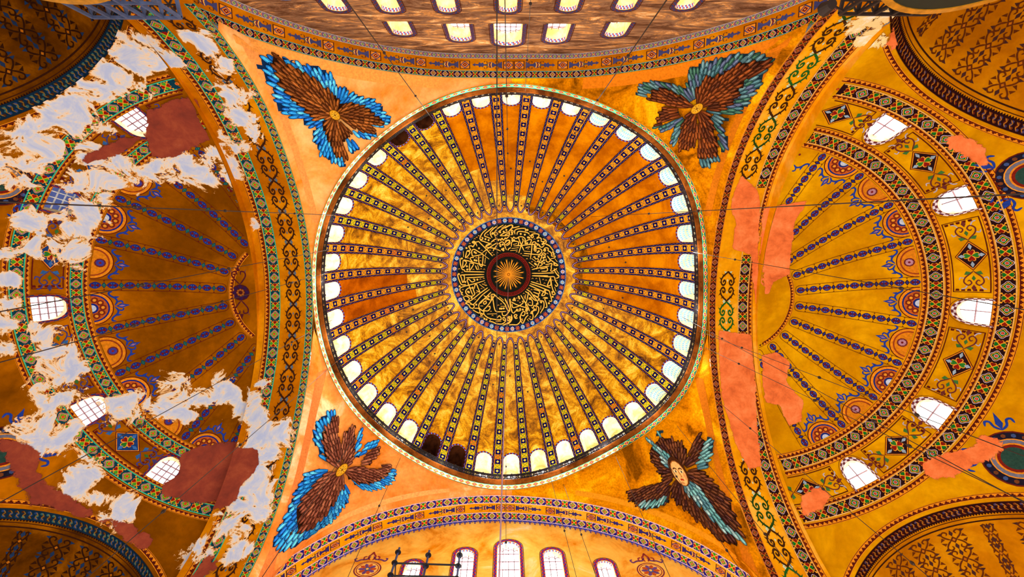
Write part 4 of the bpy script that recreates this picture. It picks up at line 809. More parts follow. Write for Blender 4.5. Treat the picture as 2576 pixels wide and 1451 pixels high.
for kq in range(-20, 20):
    k = kq; th = math.radians(9*k); A = arch_pts(HW_A, SILL, SPR, HEAD, 12)
    S0 = drum_f(np.c_[th+A[:, 0], A[:, 1]])
    er = np.array([math.cos(th), math.sin(th)]); et = np.array([-er[1], er[0]]); RP = 17.15*float(rim_k(np.array([th]))[0])
    tt = S0[:, :2] @ et
    Qp = np.c_[er[0]*RP+et[0]*tt*.96, er[1]*RP+et[1]*tt*.96, np.minimum(A[:, 1], A[:, 1]-.08)]
    wd = new_window(dome_label(k), S0[0])
    dark = k in DARK; nA = len(A)
    V = np.vstack([S0, Qp]); F_ = [(i, i+1, nA+i+1, nA+i) for i in range(nA-1)]
    mesh_obj('reveal', V, F_, 'shaded_reveal' if dark else 'cream_reveal', wd, True)
    mesh_obj('pane', Qp, [tuple(range(nA))], 'sky_pane_dim' if dark else 'daylight_pane', wd)
    B = MB(); out = Vector((er[0], er[1], 0))*-.06
    pt = lambda t, z: Vector((er[0]*RP+et[0]*t, er[1]*RP+et[1]*t, z))+out
    hw = abs(tt[0])*.96
    for t in (-.5, 0, .5): B.bar(pt(t*hw, SILL), pt(t*hw, SPR-.08+(HEAD-SPR)*math.sqrt(1-t*t)), .06)
    for z in (37.9, 38.9, 39.9, 40.55): B.bar(pt(-hw, z), pt(hw, z), .06)
    B.build('muntin_grid', 'pane_bar_white' if dark else 'pane_bar', wd)
    # pale inner ring near the pane
    R1 = S0+(Qp-S0)*.8; ctr = np.array([er[0]*RP, er[1]*RP, 38.6]); R2 = R1+(np.c_[et[0]*0*tt, et[1]*0*tt, 0*tt]); 
    sh = np.c_[-et[0]*tt*.12, -et[1]*tt*.12, -(np.maximum(A[:, 1]-SPR, 0))*.25]
    V = np.vstack([R1, R1+sh, Qp+sh]); F_ = [(i, i+1, nA+i+1, nA+i) for i in range(nA-1)]+[(nA+i, nA+i+1, 2*nA+i+1, 2*nA+i) for i in range(nA-1)]
    mesh_obj('inner_arch', V, F_, 'shaded_reveal' if dark else 'yellow_reveal', wd, True)
    # braided border round the opening
    Pn = Paint(); cen = np.array([(0, SPR)]); nb = 0
    for i in range(nA-1):
        a, b_ = A[i].copy(), A[i+1].copy()
        m_ = max(2, int(np.hypot((b_[0]-a[0])*15.5, b_[1]-a[1])/.16))
        for j in range(m_):
            p = a+(b_-a)*j/m_; q = a+(b_-a)*(j+1)/m_
            o = lambda v: v+np.array([math.copysign(1, v[0])*.0095*(abs(v[0])/HW_A), .16*max(0, (v[1]-SPR)/(HEAD-SPR))])
            pq = np.array([p, q, o(q), o(p)]); nb += 1
            Pn.poly(drum_f, np.c_[th+pq[:, 0], pq[:, 1]], ((84, 20, 44), (84, 120, 210), (120, 30, 60))[nb % 3], 2)
    Pn.build('arch_border', wd)
    if k in LATTICE:
        # the vault of this opening is painted with a blue lattice
        def vault_f(q, S0=S0, Qp=Qp, nA=nA):
            t = np.clip(q[:, 0], 0, nA-1.001); i = t.astype(int); fr = (t-i)[:, None]; d = q[:, 1][:, None]
            return (S0[i]*(1-fr)+S0[i+1]*fr)*(1-d)+(Qp[i]*(1-fr)+Qp[i+1]*fr)*d
        Pn = Paint()
        for i in range(9):
            for j in range(5):
                u = 2+i*1.02+(.5 if j % 2 else 0); v = .12+j*.17
                Pn.poly(vault_f, [(u-.42, v), (u, v+.085), (u+.42, v), (u, v-.085)], (126, 190, 226), 2)
        Pn.build('vault_lattice', wd)
# ================================================================ calligraphy medallion at the crown
med = tag(empty('calligraphy_medallion', (-.15, 0, 51)), 'round dark green medallion with gold Arabic calligraphy and a sunburst at its centre', 'medallion')
MC = np.array([-.15, 0.])
def rings(P, f, c, r0, r1, col, lay, n=72, nr=1, jit=.03):
    t = np.linspace(0, TAU, n+1); R = np.linspace(r0, r1, nr+1)
    for i in range(n):
        for j in range(nr):
            P.poly(f, c+np.array([(R[j]*math.cos(t[i]), R[j]*math.sin(t[i])), (R[j]*math.cos(t[i+1]), R[j]*math.sin(t[i+1])), (R[j+1]*math.cos(t[i+1]), R[j+1]*math.sin(t[i+1])), (R[j+1]*math.cos(t[i]), R[j+1]*math.sin(t[i]))]), col, lay, jit)
P = Paint(); rings(P, crown_f, MC, .02, 5.62, (18, 22, 16), 4, 72, 9); P.build('field_disc', med)
P = Paint(); rings(P, crown_f, MC, 5.6, 6.2, (14, 24, 84), 4, 96); rings(P, crown_f, MC, 6.16, 6.24, (70, 110, 170), 5, 96); rings(P, crown_f, MC, 5.56, 5.63, (40, 60, 70), 5, 96)
for i in range(64):
    a = TAU*i/64+.03; c = MC+5.91*np.array([math.cos(a), math.sin(a)])
    if i % 2:
        t = np.arange(16)*TAU/16; st = np.c_[np.cos(t), np.sin(t)]*np.where(np.arange(16) % 2, .17, .27)[:, None]
        P.poly(crown_f, c+st, (150, 190, 226) if i % 3 else (180, 180, 214), 5); P.poly(crown_f, c+circ(0, 0, .12, 4, a0=a), (40, 90, 150) if i % 6 == 1 else (180, 40, 26), 6); P.poly(crown_f, c+circ(0, 0, .075, 4, a0=a), (246, 190, 60), 7)
    else:
        for d in range(4):
            b = a+d*math.pi/4
            P.poly(crown_f, c+rot([(-.25, -.028), (.25, -.028), (.25, .028), (-.25, .028)], b), (196, 96, 30), 5+.1*d)
        for d in range(4):
            b = a+math.pi/4+d*math.pi/2; P.poly(crown_f, c+circ(.2*math.cos(b), .2*math.sin(b), .06, 5), (206, 104, 36), 6)
P.build('star_band', med)
P = Paint(); rings(P, crown_f, MC, 2.0, 2.42, (96, 18, 14), 5, 64); rings(P, crown_f, MC, 2.36, 2.43, (120, 40, 24), 6, 64)
for i in range(44):
    a = TAU*i/44; c = MC+2.2*np.array([math.cos(a), math.sin(a)]); P.poly(crown_f, c+circ(0, 0, .11, 8), (40, 14, 12), 6); P.poly(crown_f, c+circ(0, 0, .06, 6), (130, 40, 22), 7)
P.build('red_ring', med)
P0 = Paint(); rings(P0, crown_f, MC, .02, .27, (226, 140, 30), 8, 16); rings(P0, crown_f, MC, .1, .16, (120, 60, 12), 9, 16); sun = P0.build('sunburst', med)
for i in range(32):
    a = TAU*i/32+.05; L = 1.75 if i % 2 else 1.5; P = Paint()
    P.poly(crown_f, MC+rot([(.24, -.03), (L, -.075), (L-.22, 0), (L, .075), (.24, .03)] if i % 2 else [(.24, -.025), (L*.8, -.045), (L, 0), (L*.8, .045), (.24, .025)], a), (226, 146, 36), 7, .12)
    P.build('ray', sun)
P = Paint()
for st in SCRIPT: P.stroke(crown_f, ID, np.array(st), .105, (246, 186, 76), 6, sub=5, ends=.55)
for x, y in SCRIPT_DOTS: P.poly(crown_f, circ(x, y, .13, 4, a0=math.atan2(y, x)), (246, 190, 84), 6)
for x, y in SCRIPT_MARKS: P.stroke(crown_f, ID, [(x-.1, y+.07), (x, y-.05), (x+.1, y+.06)], .05, (214, 150, 60), 6, sub=3)
P.build('lettering', med)

# ================================================================ pendentives and their six-winged seraphim
PEND = {'NW': (-180., -90., 'peach_plaster', 'pale peach plastered pendentive with the blue-edged brown wings, above the flaking half dome'),
        'NE': (-90., 0., 'gold_pendentive', 'golden pendentive with brown wings edged in grey-green, beside the ochre half dome'),
        'SE': (0., 90., 'gold_pendentive', 'golden pendentive carrying the winged figure with an uncovered face'),
        'SW': (90., 180., 'rose_plaster', 'rosy orange pendentive with blue wings reaching into its lower point')}
def pend_patch(a0, a1, na=120, nr=40):
    cor = math.degrees(math.atan2(YN if a0 < 0 else YS, XW if (abs(a0) >= 90 and a0 != -90) else XE))
    an = np.unique(np.r_[np.linspace(a0, cor, na//2+1), np.linspace(cor, a1, na//2+1)]); V = []
    for a in np.radians(an):
        c, s_ = math.cos(a), math.sin(a)
        r0 = (RIM_R+.03)*float(rim_k(np.array([a]))[0]); r1 = min((XW if c < 0 else XE)/c if abs(c) > 1e-9 else 99, (YN if s_ < 0 else YS)/s_ if abs(s_) > 1e-9 else 99)
        r1 = max(r1, r0+.01)*(1-1e-6)
        for r in np.linspace(r0, r1, nr): V.append((r*c, r*s_))
    V = np.array(V); n = len(an); P = pend_f(V); F = [(i*nr+j, (i+1)*nr+j, (i+1)*nr+j+1, i*nr+j+1) for i in range(n-1) for j in range(nr-1)]
    return P, F
def inside(pt, poly):
    x, y = pt[:, 0], pt[:, 1]; r = np.zeros(len(pt), bool); q = np.asarray(poly)
    for (x0, y0), (x1, y1) in zip(q, np.roll(q, -1, 0)):
        c = ((y0 > y) != (y1 > y)) & (x < (x1-x0)*(y-y0)/((y1-y0) if y1 != y0 else 1e-9)+x0); r ^= c
    return r
FEATHER = np.array([(-.5, -.26), (-.2, -.42), (.2, -.46), (.42, -.3), (.5, 0), (.42, .3), (.2, .46), (-.2, .42), (-.5, .26)])
TINTS = {'b': [(26, 118, 200), (40, 140, 220), (70, 168, 232), (22, 96, 184)], 'w': [(112, 58, 16), (94, 46, 14), (134, 72, 24), (84, 40, 12)], 't': [(70, 120, 120), (90, 140, 140), (60, 100, 110), (120, 150, 150)],
         'be': [(56, 92, 100), (78, 112, 118), (48, 86, 70), (70, 80, 108)], 'we': [(96, 42, 12), (80, 34, 12), (112, 52, 16), (66, 28, 12)], 'ws': [(112, 58, 40), (96, 46, 30), (128, 72, 48), (84, 40, 28)], 'wd': [(76, 38, 18), (64, 30, 18), (90, 46, 24), (56, 26, 22)]}
def wing(P, f, poly, c, tint, L, W, lay0, rng):
    """feathers are laid out on the tangent plane at the breast, then dropped onto the vault"""
    gx = float(f(np.array([c+[.05, 0]]))[0, 2]-f(np.array([c-[.05, 0]]))[0, 2])/.1; gy = float(f(np.array([c+[0, .05]]))[0, 2]-f(np.array([c-[0, .05]]))[0, 2])/.1
    g = np.array([gx, gy]); gm = np.hypot(gx, gy); gd = g/gm; st = math.sqrt(1+gm*gm)
    up = lambda q: (q-c)+np.outer((q-c) @ gd, gd)*(st-1); dn = lambda u: c+u+np.outer(u @ gd, gd)*(1/st-1)
    q = up(np.asarray(poly, float)); lo, hi = q.min(0)-.3, q.max(0)+.3
    n = .22; G = np.array([(x, y) for x in np.arange(lo[0], hi[0], n) for y in np.arange(lo[1], hi[1], n)]); ok = inside(G, q) & inside(G+[n, 0], q) & inside(G+[0, n], q) & inside(G+n, q)
    bed = (14, 44, 84) if tint in ('b',) else (44, 20, 8) if tint[0] == 'w' else (26, 46, 56)
    for x, y in G[ok]: P.poly(f, dn(np.array([(x, y), (x+n, y), (x+n, y+n), (x, y+n)])), bed, lay0)
    pts = []; R = np.hypot(q[:, 0], q[:, 1]); rr = np.arange(max(.3, R.min()-L), R.max()+L, L*.5)
    for i, r in enumerate(rr):
        m_ = max(6, int(TAU*r/(W*.9))); aa = (np.arange(m_)+.5*(i % 2))*TAU/m_
        pts += [(r*math.cos(a), r*math.sin(a), r, a, len(rr)-i, k % 2) for k, a in enumerate(aa)]
    pts = np.array(pts); dr = np.c_[np.cos(pts[:, 3]), np.sin(pts[:, 3])]; pts = pts[inside(pts[:, :2]+L*.4*dr, q) & inside(pts[:, :2], q)]
    top = 0
    for x, y, r, a, ring, par in pts:
        a += rng.uniform(-.1, .1); l = L*rng.uniform(.9, 1.2); w_ = W*rng.uniform(.92, 1.1); lay = lay0+1+ring*1.1+par*.5; top = max(top, lay)
        S = lambda k, kk=1.: dn(rot(FEATHER*np.array([l*k, w_*kk]), a)+np.array([x, y]))
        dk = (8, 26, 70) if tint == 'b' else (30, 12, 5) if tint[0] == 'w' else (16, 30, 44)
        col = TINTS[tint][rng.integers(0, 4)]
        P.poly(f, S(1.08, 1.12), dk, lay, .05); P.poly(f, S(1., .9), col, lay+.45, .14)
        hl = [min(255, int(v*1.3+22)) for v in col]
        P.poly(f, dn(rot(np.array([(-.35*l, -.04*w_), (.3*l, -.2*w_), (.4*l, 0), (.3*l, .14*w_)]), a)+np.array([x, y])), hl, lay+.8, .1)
    return top+1
SER_LAB = {'NW': 'seraph of brown wings edged in bright blue, closest to the worn grey wall', 'NE': 'seraph of rust-brown wings edged in grey-green with a gold star face on gold ground',
           'SW': 'seraph of reddish brown wings with a long blue wing and gold star on rosy ground', 'SE': 'seraph with an uncovered painted face and dark brown and teal wings'}
for k, (a0, a1, mat, lab) in PEND.items():
    V, F_ = pend_patch(a0, a1); pc = V.mean(0)
    pe = tag(mesh_obj('pendentive_ceiling', V, F_, mat, None, True), lab, 'pendentive', kind='structure')
    # plain painted strip along both arches
    P = Paint(); kx = 'W' if 'W' in k else 'E'; ky = k[0]
    for ka, cc in ((kx, {'NW': (240, 150, 74), 'SW': (232, 126, 60), 'NE': (198, 108, 12), 'SE': (196, 106, 14)}[k]), (ky, {'NW': (246, 158, 70), 'SW': (248, 168, 90), 'NE': (222, 120, 16), 'SE': (226, 140, 20)}[k])):
        t = np.linspace(5., 15.2, 44)*({'N': -1, 'S': 1}[k[0]] if ka in 'WE' else {'W': -1, 'E': 1}[k[1]])
        for a_, b_ in zip(t[:-1], t[1:]):
            for w0, w1 in ((.02, .34), (.34, .66)):
                q = np.array([(a_, w0), (b_, w0), (b_, w1), (a_, w1)]); sgx = -1 if kx == 'W' else 1; sgy = -1 if ky == 'N' else 1
                pl = np.c_[(XW if kx == 'W' else XE)-sgx*q[:, 1], q[:, 0]] if ka in 'WE' else np.c_[q[:, 0], (YN if ky == 'N' else YS)-sgy*q[:, 1]]
                if (np.hypot(pl[:, 0], pl[:, 1]) > (RIM_R+.05)*rim_k(np.arctan2(pl[:, 1], pl[:, 0]))).all() and (np.abs(pl[:, 0]) < 14.9).all() and (np.abs(pl[:, 1]) < 15.9).all(): P.poly(pend_f, pl, cc, 0, .03)
    P.build('edge_strip', pe)
    S = SERAPH[k]; cx, cy, cr = S['c']; c = np.array([cx, cy]); z = float(pend_z(np.array([cx]), np.array([cy]))[0])
    se = tag(empty('seraph_mosaic', (cx, cy, z)), SER_LAB[k], 'mosaic', 'seraphim on the pendentives'); rng = np.random.default_rng(11)
    lay = 1.; mxl = 1.
    for t, key in (('b', 'be' if k == 'NE' else 'b'), ('w', {'NW': 'w', 'NE': 'we', 'SW': 'ws', 'SE': 'wd'}[k]), ('t', 't')):
        for poly in S[t]:
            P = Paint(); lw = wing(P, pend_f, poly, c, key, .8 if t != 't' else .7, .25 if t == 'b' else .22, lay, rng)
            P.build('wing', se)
            mxl = max(mxl, lw)
        lay = mxl
    P = Paint(); lay += 1
    if k != 'SE':
        P.poly(pend_f, c+circ(0, 0, cr*.8, 14), (90, 52, 8), lay); P.poly(pend_f, c+circ(0, 0, cr*.72, 14), (214, 150, 24), lay+1)
        t = np.arange(16)*TAU/16
        P.poly(pend_f, c+np.c_[np.cos(t), np.sin(t)]*np.where(np.arange(16) % 2, .32, .68)[:, None]*cr, (246, 196, 60), lay+2); P.poly(pend_f, c+circ(0, 0, cr*.14, 8), (120, 70, 10), lay+4)
        for i in range(8): P.poly(pend_f, c+rot([(0, 0), (cr*.66, 0), (cr*.3, cr*.12)], i*TAU/8), (170, 104, 14), lay+3)
        P.build('star_face', se)
    else:
        # oval face looking down to the right, framed by feathers
        fa = .35; ax = lambda u, v: c+rot(np.array([(u*.46, v*.6)]), -fa)[0]
        E = lambda u, v, a, b_, col, l, n=14: P.poly(pend_f, np.array([ax(u+a*math.cos(t), v+b_*math.sin(t)) for t in np.arange(n)*TAU/n]), col, l, .03)
        E(0, -.15, 1.15, 1.2, (66, 32, 12), lay); E(0, 0, .92, 1.02, (150, 84, 26), lay+1); E(0, .02, .84, .96, (238, 178, 104), lay+2)
        E(-.34, -.12, .2, .1, (250, 220, 170), lay+3); E(.4, -.1, .2, .1, (250, 220, 170), lay+3); E(-.32, -.12, .09, .1, (40, 20, 10), lay+4); E(.42, -.1, .09, .1, (40, 20, 10), lay+4)
        for u in (-.34, .4): P.stroke(pend_f, ID, [ax(u-.26, -.28), ax(u, -.38), ax(u+.26, -.28)], .06, (90, 44, 14), lay+4)
        P.stroke(pend_f, ID, [ax(.02, -.25), ax(.1, .15), ax(.16, .28), ax(0, .32)], .06, (176, 104, 44), lay+4); P.stroke(pend_f, ID, [ax(-.2, .56), ax(.03, .52), ax(.26, .57)], .08, (176, 50, 24), lay+4)
        E(-.1, .8, .3, .1, (206, 140, 76), lay+3); E(.6, .25, .14, .3, (214, 140, 80), lay+3)
        P.build('face', se)

# ================================================================ the four great arches
ARCH_LAB = {'W': 'broad arch soffit with dark scrollwork and flaking paint before the brown half dome', 'E': 'broad arch soffit with green scrollwork and salmon repairs before the ochre half dome',
            'N': 'shallow arch soffit with blue vase motifs above the worn brown window wall', 'S': 'shallow arch soffit with blue and violet borders above the pale orange window wall'}
SPAN = {'W': (-16.3, 15.6), 'E': (-16.3, 16.3), 'N': (-16.1, 16.1), 'S': (-16.2, 16.2)}
def heights(t, k): return arch_z(k, t)
class Along:
    """arc length along an arch edge"""
    def __init__(s, k):
        a, b_ = SPAN[k]; s.t = np.linspace(a, b_, 400); z = arch_z(k, s.t); s.L = np.r_[0, np.cumsum(np.hypot(np.diff(s.t), np.diff(z)))]
        s.k = k; i0 = np.argmin(np.abs(s.t-(-.3))); s.L -= s.L[i0]
    def m(s, q):
        q = np.asarray(q, float); return np.c_[np.interp(q[:, 0], s.L, s.t), q[:, 1]]
# half of the lyre scroll: the other half is mirrored
SCROLL = [[(0, -1.), (.1, -.9), (.42, -.7), (.62, -.45), (.6, -.2), (.42, -.08), (.24, -.16), (.2, -.32), (.32, -.4), (.42, -.32), (.38, -.24)]]
def scroll_run(P, f, m, s0, s1, wc, half, unit, cols, acc, lay=2, skip=None):
    n = int(round((s1-s0)/unit)); u = (s1-s0)/n
    for i in range(n):
        sc = s0+(i+.5)*u
        if skip and skip(sc): continue
        col = cols[i % len(cols)]
        for flip in (1, -1):
            for sd in (1, -1):
                M = lambda q, sd=sd, flip=flip, sc=sc: m(np.c_[sc+flip*np.asarray(q)[:, 1]*u*.5, wc+sd*np.asarray(q)[:, 0]*half/.66])
                for st in SCROLL: P.stroke(f, M, st, .13, col, lay, sub=3, ends=.5)
                for a, b_ in (((.62, -.45), (.86, -.62)), ((.6, -.25), (.82, -.3)), ((.42, -.7), (.6, -.84)), ((.3, -.75), (.3, -.58))):
                    d = np.array(b_)-np.array(a); nn = np.array([-d[1], d[0]])*.45; P.poly(f, M([np.array(a)-d*.2+nn*.6, np.array(b_), np.array(a)-d*.2-nn*.6]), col, lay+.5)
            M = lambda q, flip=flip, sc=sc: m(np.c_[sc+flip*np.asarray(q)[:, 1]*u*.5, wc+np.asarray(q)[:, 0]*half/.66])
            for h in ([(0, -.5), (.09, -.36), (.03, -.4), (0, -.26), (-.03, -.4), (-.09, -.36)], [(.12, -.97), (.42, -1.0), (.3, -.92), (.36, -.84)], [(-.12, -.97), (-.42, -1.0), (-.3, -.92), (-.36, -.84)]):
                P.poly(f, M(h), acc, lay+1)
def vase_run(P, f, m, s0, s1, w0, w1, ink, lay=2, unit=3.15):
    """in turn a framed lozenge square, a striped vase and a branching cross"""
    n = int(round((s1-s0)/unit)); u = (s1-s0)/n; h = abs(w1-w0); wc = (w0+w1)/2; k = 0
    for i in range(n):
        sc = s0+(i+.5)*u; sg = 1 if sc > 0 else -1
        M = lambda q, sc=sc, sg=sg: m(np.c_[sc+sg*np.asarray(q)[:, 0], wc+np.asarray(q)[:, 1]*h*.4])
        X = -u/2+.38
        P.poly(f, M([(X-.36, -.9), (X+.36, -.9), (X+.36, .9), (X-.36, .9)]), (70, 28, 20), lay); P.poly(f, M([(X-.3, -.78), (X+.3, -.78), (X+.3, .78), (X-.3, .78)]), (226, 136, 34), lay+1)
        P.poly(f, M([(X-.33, 0), (X, .82), (X+.33, 0), (X, -.82)]), ink, lay+2); P.poly(f, M([(X-.24, 0), (X, .6), (X+.24, 0), (X, -.6)]), (226, 130, 40), lay+3); P.poly(f, M([(X-.16, 0), (X, .42), (X+.16, 0), (X, -.42)]), (120, 30, 30), lay+4); P.poly(f, M(circ(X, 0, .05, 6, .12)), (236, 170, 60), lay+5)
        X = -u/2+1.25
        P.poly(f, M([(X-.42, -.75), (X-.3, -.6), (X-.1, -.22), (X+.1, -.25), (X+.3, -.72), (X+.52, -.5), (X+.72, 0), (X+.52, .5), (X+.3, .72), (X+.1, .25), (X-.1, .22), (X-.3, .6), (X-.42, .75)]), ink, lay)
        for j, cc in enumerate(((236, 170, 60), (120, 40, 24), (236, 170, 60), (60, 90, 60))):
            x = X+.26+j*.1; hh = .62-.13*j; P.poly(f, M([(x, -hh), (x+.07, -hh), (x+.13, 0), (x+.07, hh), (x, hh), (x+.06, 0)]), cc, lay+1)
        for sd in (1, -1): P.stroke(f, M, [(X-.15, .3*sd), (X-.2, .7*sd), (X-.02, .85*sd), (X+.05, .6*sd), (X-.05, .55*sd)], .05, (70, 34, 34), lay+1, sub=3)
        X = -u/2+2.3
        P.poly(f, M([(X-.45, -.16), (X-.2, -.14), (X-.12, -.55), (X, -.3), (X+.12, -.6), (X+.2, -.16), (X+.42, -.14), (X+.4, -.4), (X+.62, 0), (X+.4, .4), (X+.42, .14), (X+.2, .16), (X+.12, .6), (X, .3), (X-.12, .55), (X-.2, .14), (X-.45, .16)]), ink, lay)
        for sd in (1, -1): P.stroke(f, M, [(X-.4, .25*sd), (X-.42, .7*sd), (X-.25, .8*sd), (X-.22, .55*sd)], .05, (70, 34, 34), lay+1, sub=3)
ARC = {}
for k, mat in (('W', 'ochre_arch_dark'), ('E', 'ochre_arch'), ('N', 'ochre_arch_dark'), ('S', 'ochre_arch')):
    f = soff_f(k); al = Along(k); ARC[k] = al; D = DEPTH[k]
    us = np.interp(np.linspace(al.L[0], al.L[-1], 110), al.L, al.t)
    V, F_, _ = grid_surface(f, us, np.linspace(0, D+(.05 if k in 'NS' else .0), 9))
    ar = tag(mesh_obj('great_arch', V, F_, mat, None, True), ARCH_LAB[k], 'arch', kind='structure')
    a, b_ = al.L[0]+.2, al.L[-1]-.2
    if k == 'W':
        P = Paint(); band(P, f, al.m, a, b_, .04, .49, PAL_W, start=0); P.build('heart_border', ar)
        P = Paint(); band(P, f, al.m, a, b_, 2.46, 3.16, PAL_W, start=1); P.build('heart_border', ar)
        P = Paint(); scroll_run(P, f, al.m, a, b_, 1.47, .5, 2.35, [(60, 30, 16)], (40, 110, 150)); P.build('scroll_painting', ar)
        P = Paint(); saw(P, f, al.m, a, b_, 3.2, 3.62); P.build('tooth_border', ar)
    elif k == 'E':
        lost = lambda s: -8.6 < s < -2.2 or 3.6 < s < 12.6
        P = Paint(); band(P, f, al.m, a, b_, .04, .5, PAL_ED, start=0); P.build('heart_border', ar)
        P = Paint(); band(P, f, al.m, a, b_, 2.24, 2.96, PAL_E, start=1, skip=lambda s: -8.2 < s < -3. or 4.2 < s < 8.5); P.build('heart_border', ar)
        P = Paint(); scroll_run(P, f, al.m, a, b_, 1.36, .5, 2.35, [(34, 66, 18), (64, 34, 10), (30, 90, 30), (60, 30, 10)], (190, 220, 190), skip=lost); P.build('scroll_painting', ar)
        P = Paint(); saw(P, f, al.m, a, b_, 3.0, 3.36); P.build('tooth_border', ar)
    elif k == 'N':
        P = Paint(); band(P, f, al.m, a, b_, .03, .45, PAL_N, start=0); P.build('heart_border', ar)
        P = Paint(); vase_run(P, f, al.m, a, b_, .5, 1.25, (66, 66, 112)); P.build('vase_painting', ar)
        P = Paint(); band(P, f, al.m, a, b_, 1.3, 1.6, PAL_NP, start=1, full=False); P.build('heart_border', ar)
    else:
        P = Paint(); band(P, f, al.m, a, b_, .03, .66, PAL_S, start=0); P.build('heart_border', ar)
        P = Paint(); vase_run(P, f, al.m, a, b_, .72, 1.45, (50, 40, 110)); P.build('vase_painting', ar)
        P = Paint(); band(P, f, al.m, a, b_, 1.5, 2.1, PAL_S, start=1); P.build('heart_border', ar)

# ================================================================ window walls under the shallow arches
def planar_window(label, cx, y, sgn, hw, z0, zh, depth, border, grid, rev='yellow_reveal', reveal_col=None):
    zs = zh-hw*.8; A = arch_pts(hw, z0, zs, zh, 12); n = len(A)
    S0 = np.c_[cx+A[:, 0], np.full(n, y), A[:, 1]]; Q = np.c_[cx+A[:, 0]*.97, np.full(n, y+sgn*depth), A[:, 1]-.1]
    wd = new_window(label, (cx, y, z0))
    mesh_obj('reveal', np.vstack([S0, Q]), [(i, i+1, n+i+1, n+i) for i in range(n-1)]+[(0, n-1, 2*n-1, n)], rev, wd, True)
    mesh_obj('pane', Q, [tuple(range(n))], 'daylight_pane', wd)
    B = MB(); yy = y+sgn*(depth-.06)
    nv, dz = grid
    for i in range(1, nv):
        t = -1+2*i/nv; B.bar((cx+t*hw, yy, z0), (cx+t*hw, yy, zs-.1+(zh-zs)*math.sqrt(max(0, 1-t*t))), .05)
    z = z0+.3
    while z < zs+.1: B.bar((cx-hw, yy, z), (cx+hw, yy, z), .05); z += dz
    for i in range(nv):
        t0, t1 = -1+2*i/nv, -1+2*(i+1)/nv; w_ = (t1-t0)*hw/2; zz = zs+(zh-zs)*math.sqrt(max(0, 1-((t0+t1)/2)**2))*.55-.2
        pts = [(cx+(t0+t1)/2*hw+w_*math.cos(a), yy, zz+w_*math.sin(a)) for a in np.linspace(0, math.pi, 6)]
        for p, q in zip(pts[:-1], pts[1:]): B.bar(p, q, .04)
    B.build('muntin_grid', 'pane_bar', wd)
    wf = lambda q: np.c_[q[:, 0], np.full(len(q), y), q[:, 1]]; P = Paint(); nb = 0
    for i in range(n-1):
        a, b_ = A[i], A[i+1]; m_ = max(1, int(np.hypot(*(b_-a))/.16))
        for j in range(m_):
            p = a+(b_-a)*j/m_; q = a+(b_-a)*(j+1)/m_
            g = lambda v, e: np.array([cx+v[0]*(1+e/hw), v[1]+max(0, v[1]-zs)/(zh-zs)*e])
            for lv in range(2):
                e0, e1 = .03+lv*.1, .13+lv*.1; P.poly(wf, [g(p, e0), g(q, e0), g(q, e1), g(p, e1)], border[(nb+lv) % 2], 1)
            P.poly(wf, [g(p, .26), g(q, .26), g(q, .3), g(p, .3)], (80, 30, 24), 1); nb += 1
    # chequer along the front edge of the vault
    vf = lambda q: np.c_[cx+np.interp(q[:, 0], np.arange(n), A[:, 0]), y+sgn*q[:, 1], np.interp(q[:, 0], np.arange(n), A[:, 1])]
    for i in range(1, n-2):
        for j in range(2):
            for h in range(2):
                u0 = i+h*.5; P.poly(vf, [(u0, .02+j*.1), (u0+.5, .02+j*.1), (u0+.5, .12+j*.1), (u0, .12+j*.1)], ((190, 60, 50), (250, 240, 235), (70, 110, 190))[(i*2+h+j) % 3], 2)
    P.build('chequer_border', wd)
    return A, S0
YNW, YSW = YN-DEPTH['N'], YS+DEPTH['S']
def wall_with_holes(name, k, y, zb, holes, mat, label):
    bm = bmesh.new(); xs = np.linspace(-15.6, 15.6, 81); top = [(x, y, float(arch_z(k, x))+.1) for x in xs]
    loops = [[(-15.6, y, zb)]+top+[(15.6, y, zb)]]+holes
    for L in loops:
        vs = [bm.verts.new(tuple(float(c) for c in p)) for p in L]
        for a, b_ in zip(vs, vs[1:]+vs[:1]): bm.edges.new((a, b_))
    bmesh.ops.triangle_fill(bm, use_beauty=True, use_dissolve=False, edges=bm.edges[:])
    me = bpy.data.meshes.new(name); bm.to_mesh(me); bm.free()
    return tag(link(name, me, mat), label, 'wall', kind='structure')
hol = []; bl = ((40, 60, 110), (110, 50, 50))
lab5 = ['far left', 'second from left', 'widest central', 'second from right', 'far right']
for i, (cx, hw, z0, zh) in enumerate(WIN_N):
    _, S0 = planar_window('arched window in the worn brown wall, row nearest the dome, %s of five' % lab5[i], cx, YNW, -1, hw, z0, zh, .85, bl, (5 if i == 2 else 3, .55)); hol.append([tuple(p) for p in S0])
lab7 = ['leftmost', 'second from left', 'third from left', 'middle', 'third from right', 'second from right', 'rightmost']
for i, (cx, hw, z0, zh) in enumerate(WIN_N2):
    _, S0 = planar_window('arched window cut by the upper picture edge, worn wall, %s of seven' % lab7[i], cx, YNW, -1, hw, z0, zh, .85, bl, (3, .55)); hol.append([tuple(p) for p in S0])
wn = wall_with_holes('wall_north', 'N', YNW, 22., hol, 'tympanum_worn', 'worn brown and grey painted wall with two rows of arched windows')
hol = []; rb = ((60, 50, 150), (190, 40, 40))
for i, (cx, hw, z0, zh) in enumerate(WIN_S):
    _, S0 = planar_window('tall arched window in the pale orange wall, %s of five' % ['far left one behind scaffold', 'second from left', 'tallest central', 'second from right', 'far right'][i], cx, YSW, 1, hw, z0, zh, .5, rb, (4 if i == 2 else 3, .8), 'cream_reveal'); hol.append([tuple(p) for p in S0])
ws = wall_with_holes('wall_south', 'S', YSW, 22., hol, 'tympanum_ochre', 'pale orange painted wall with tall windows and a blue scalloped fringe')
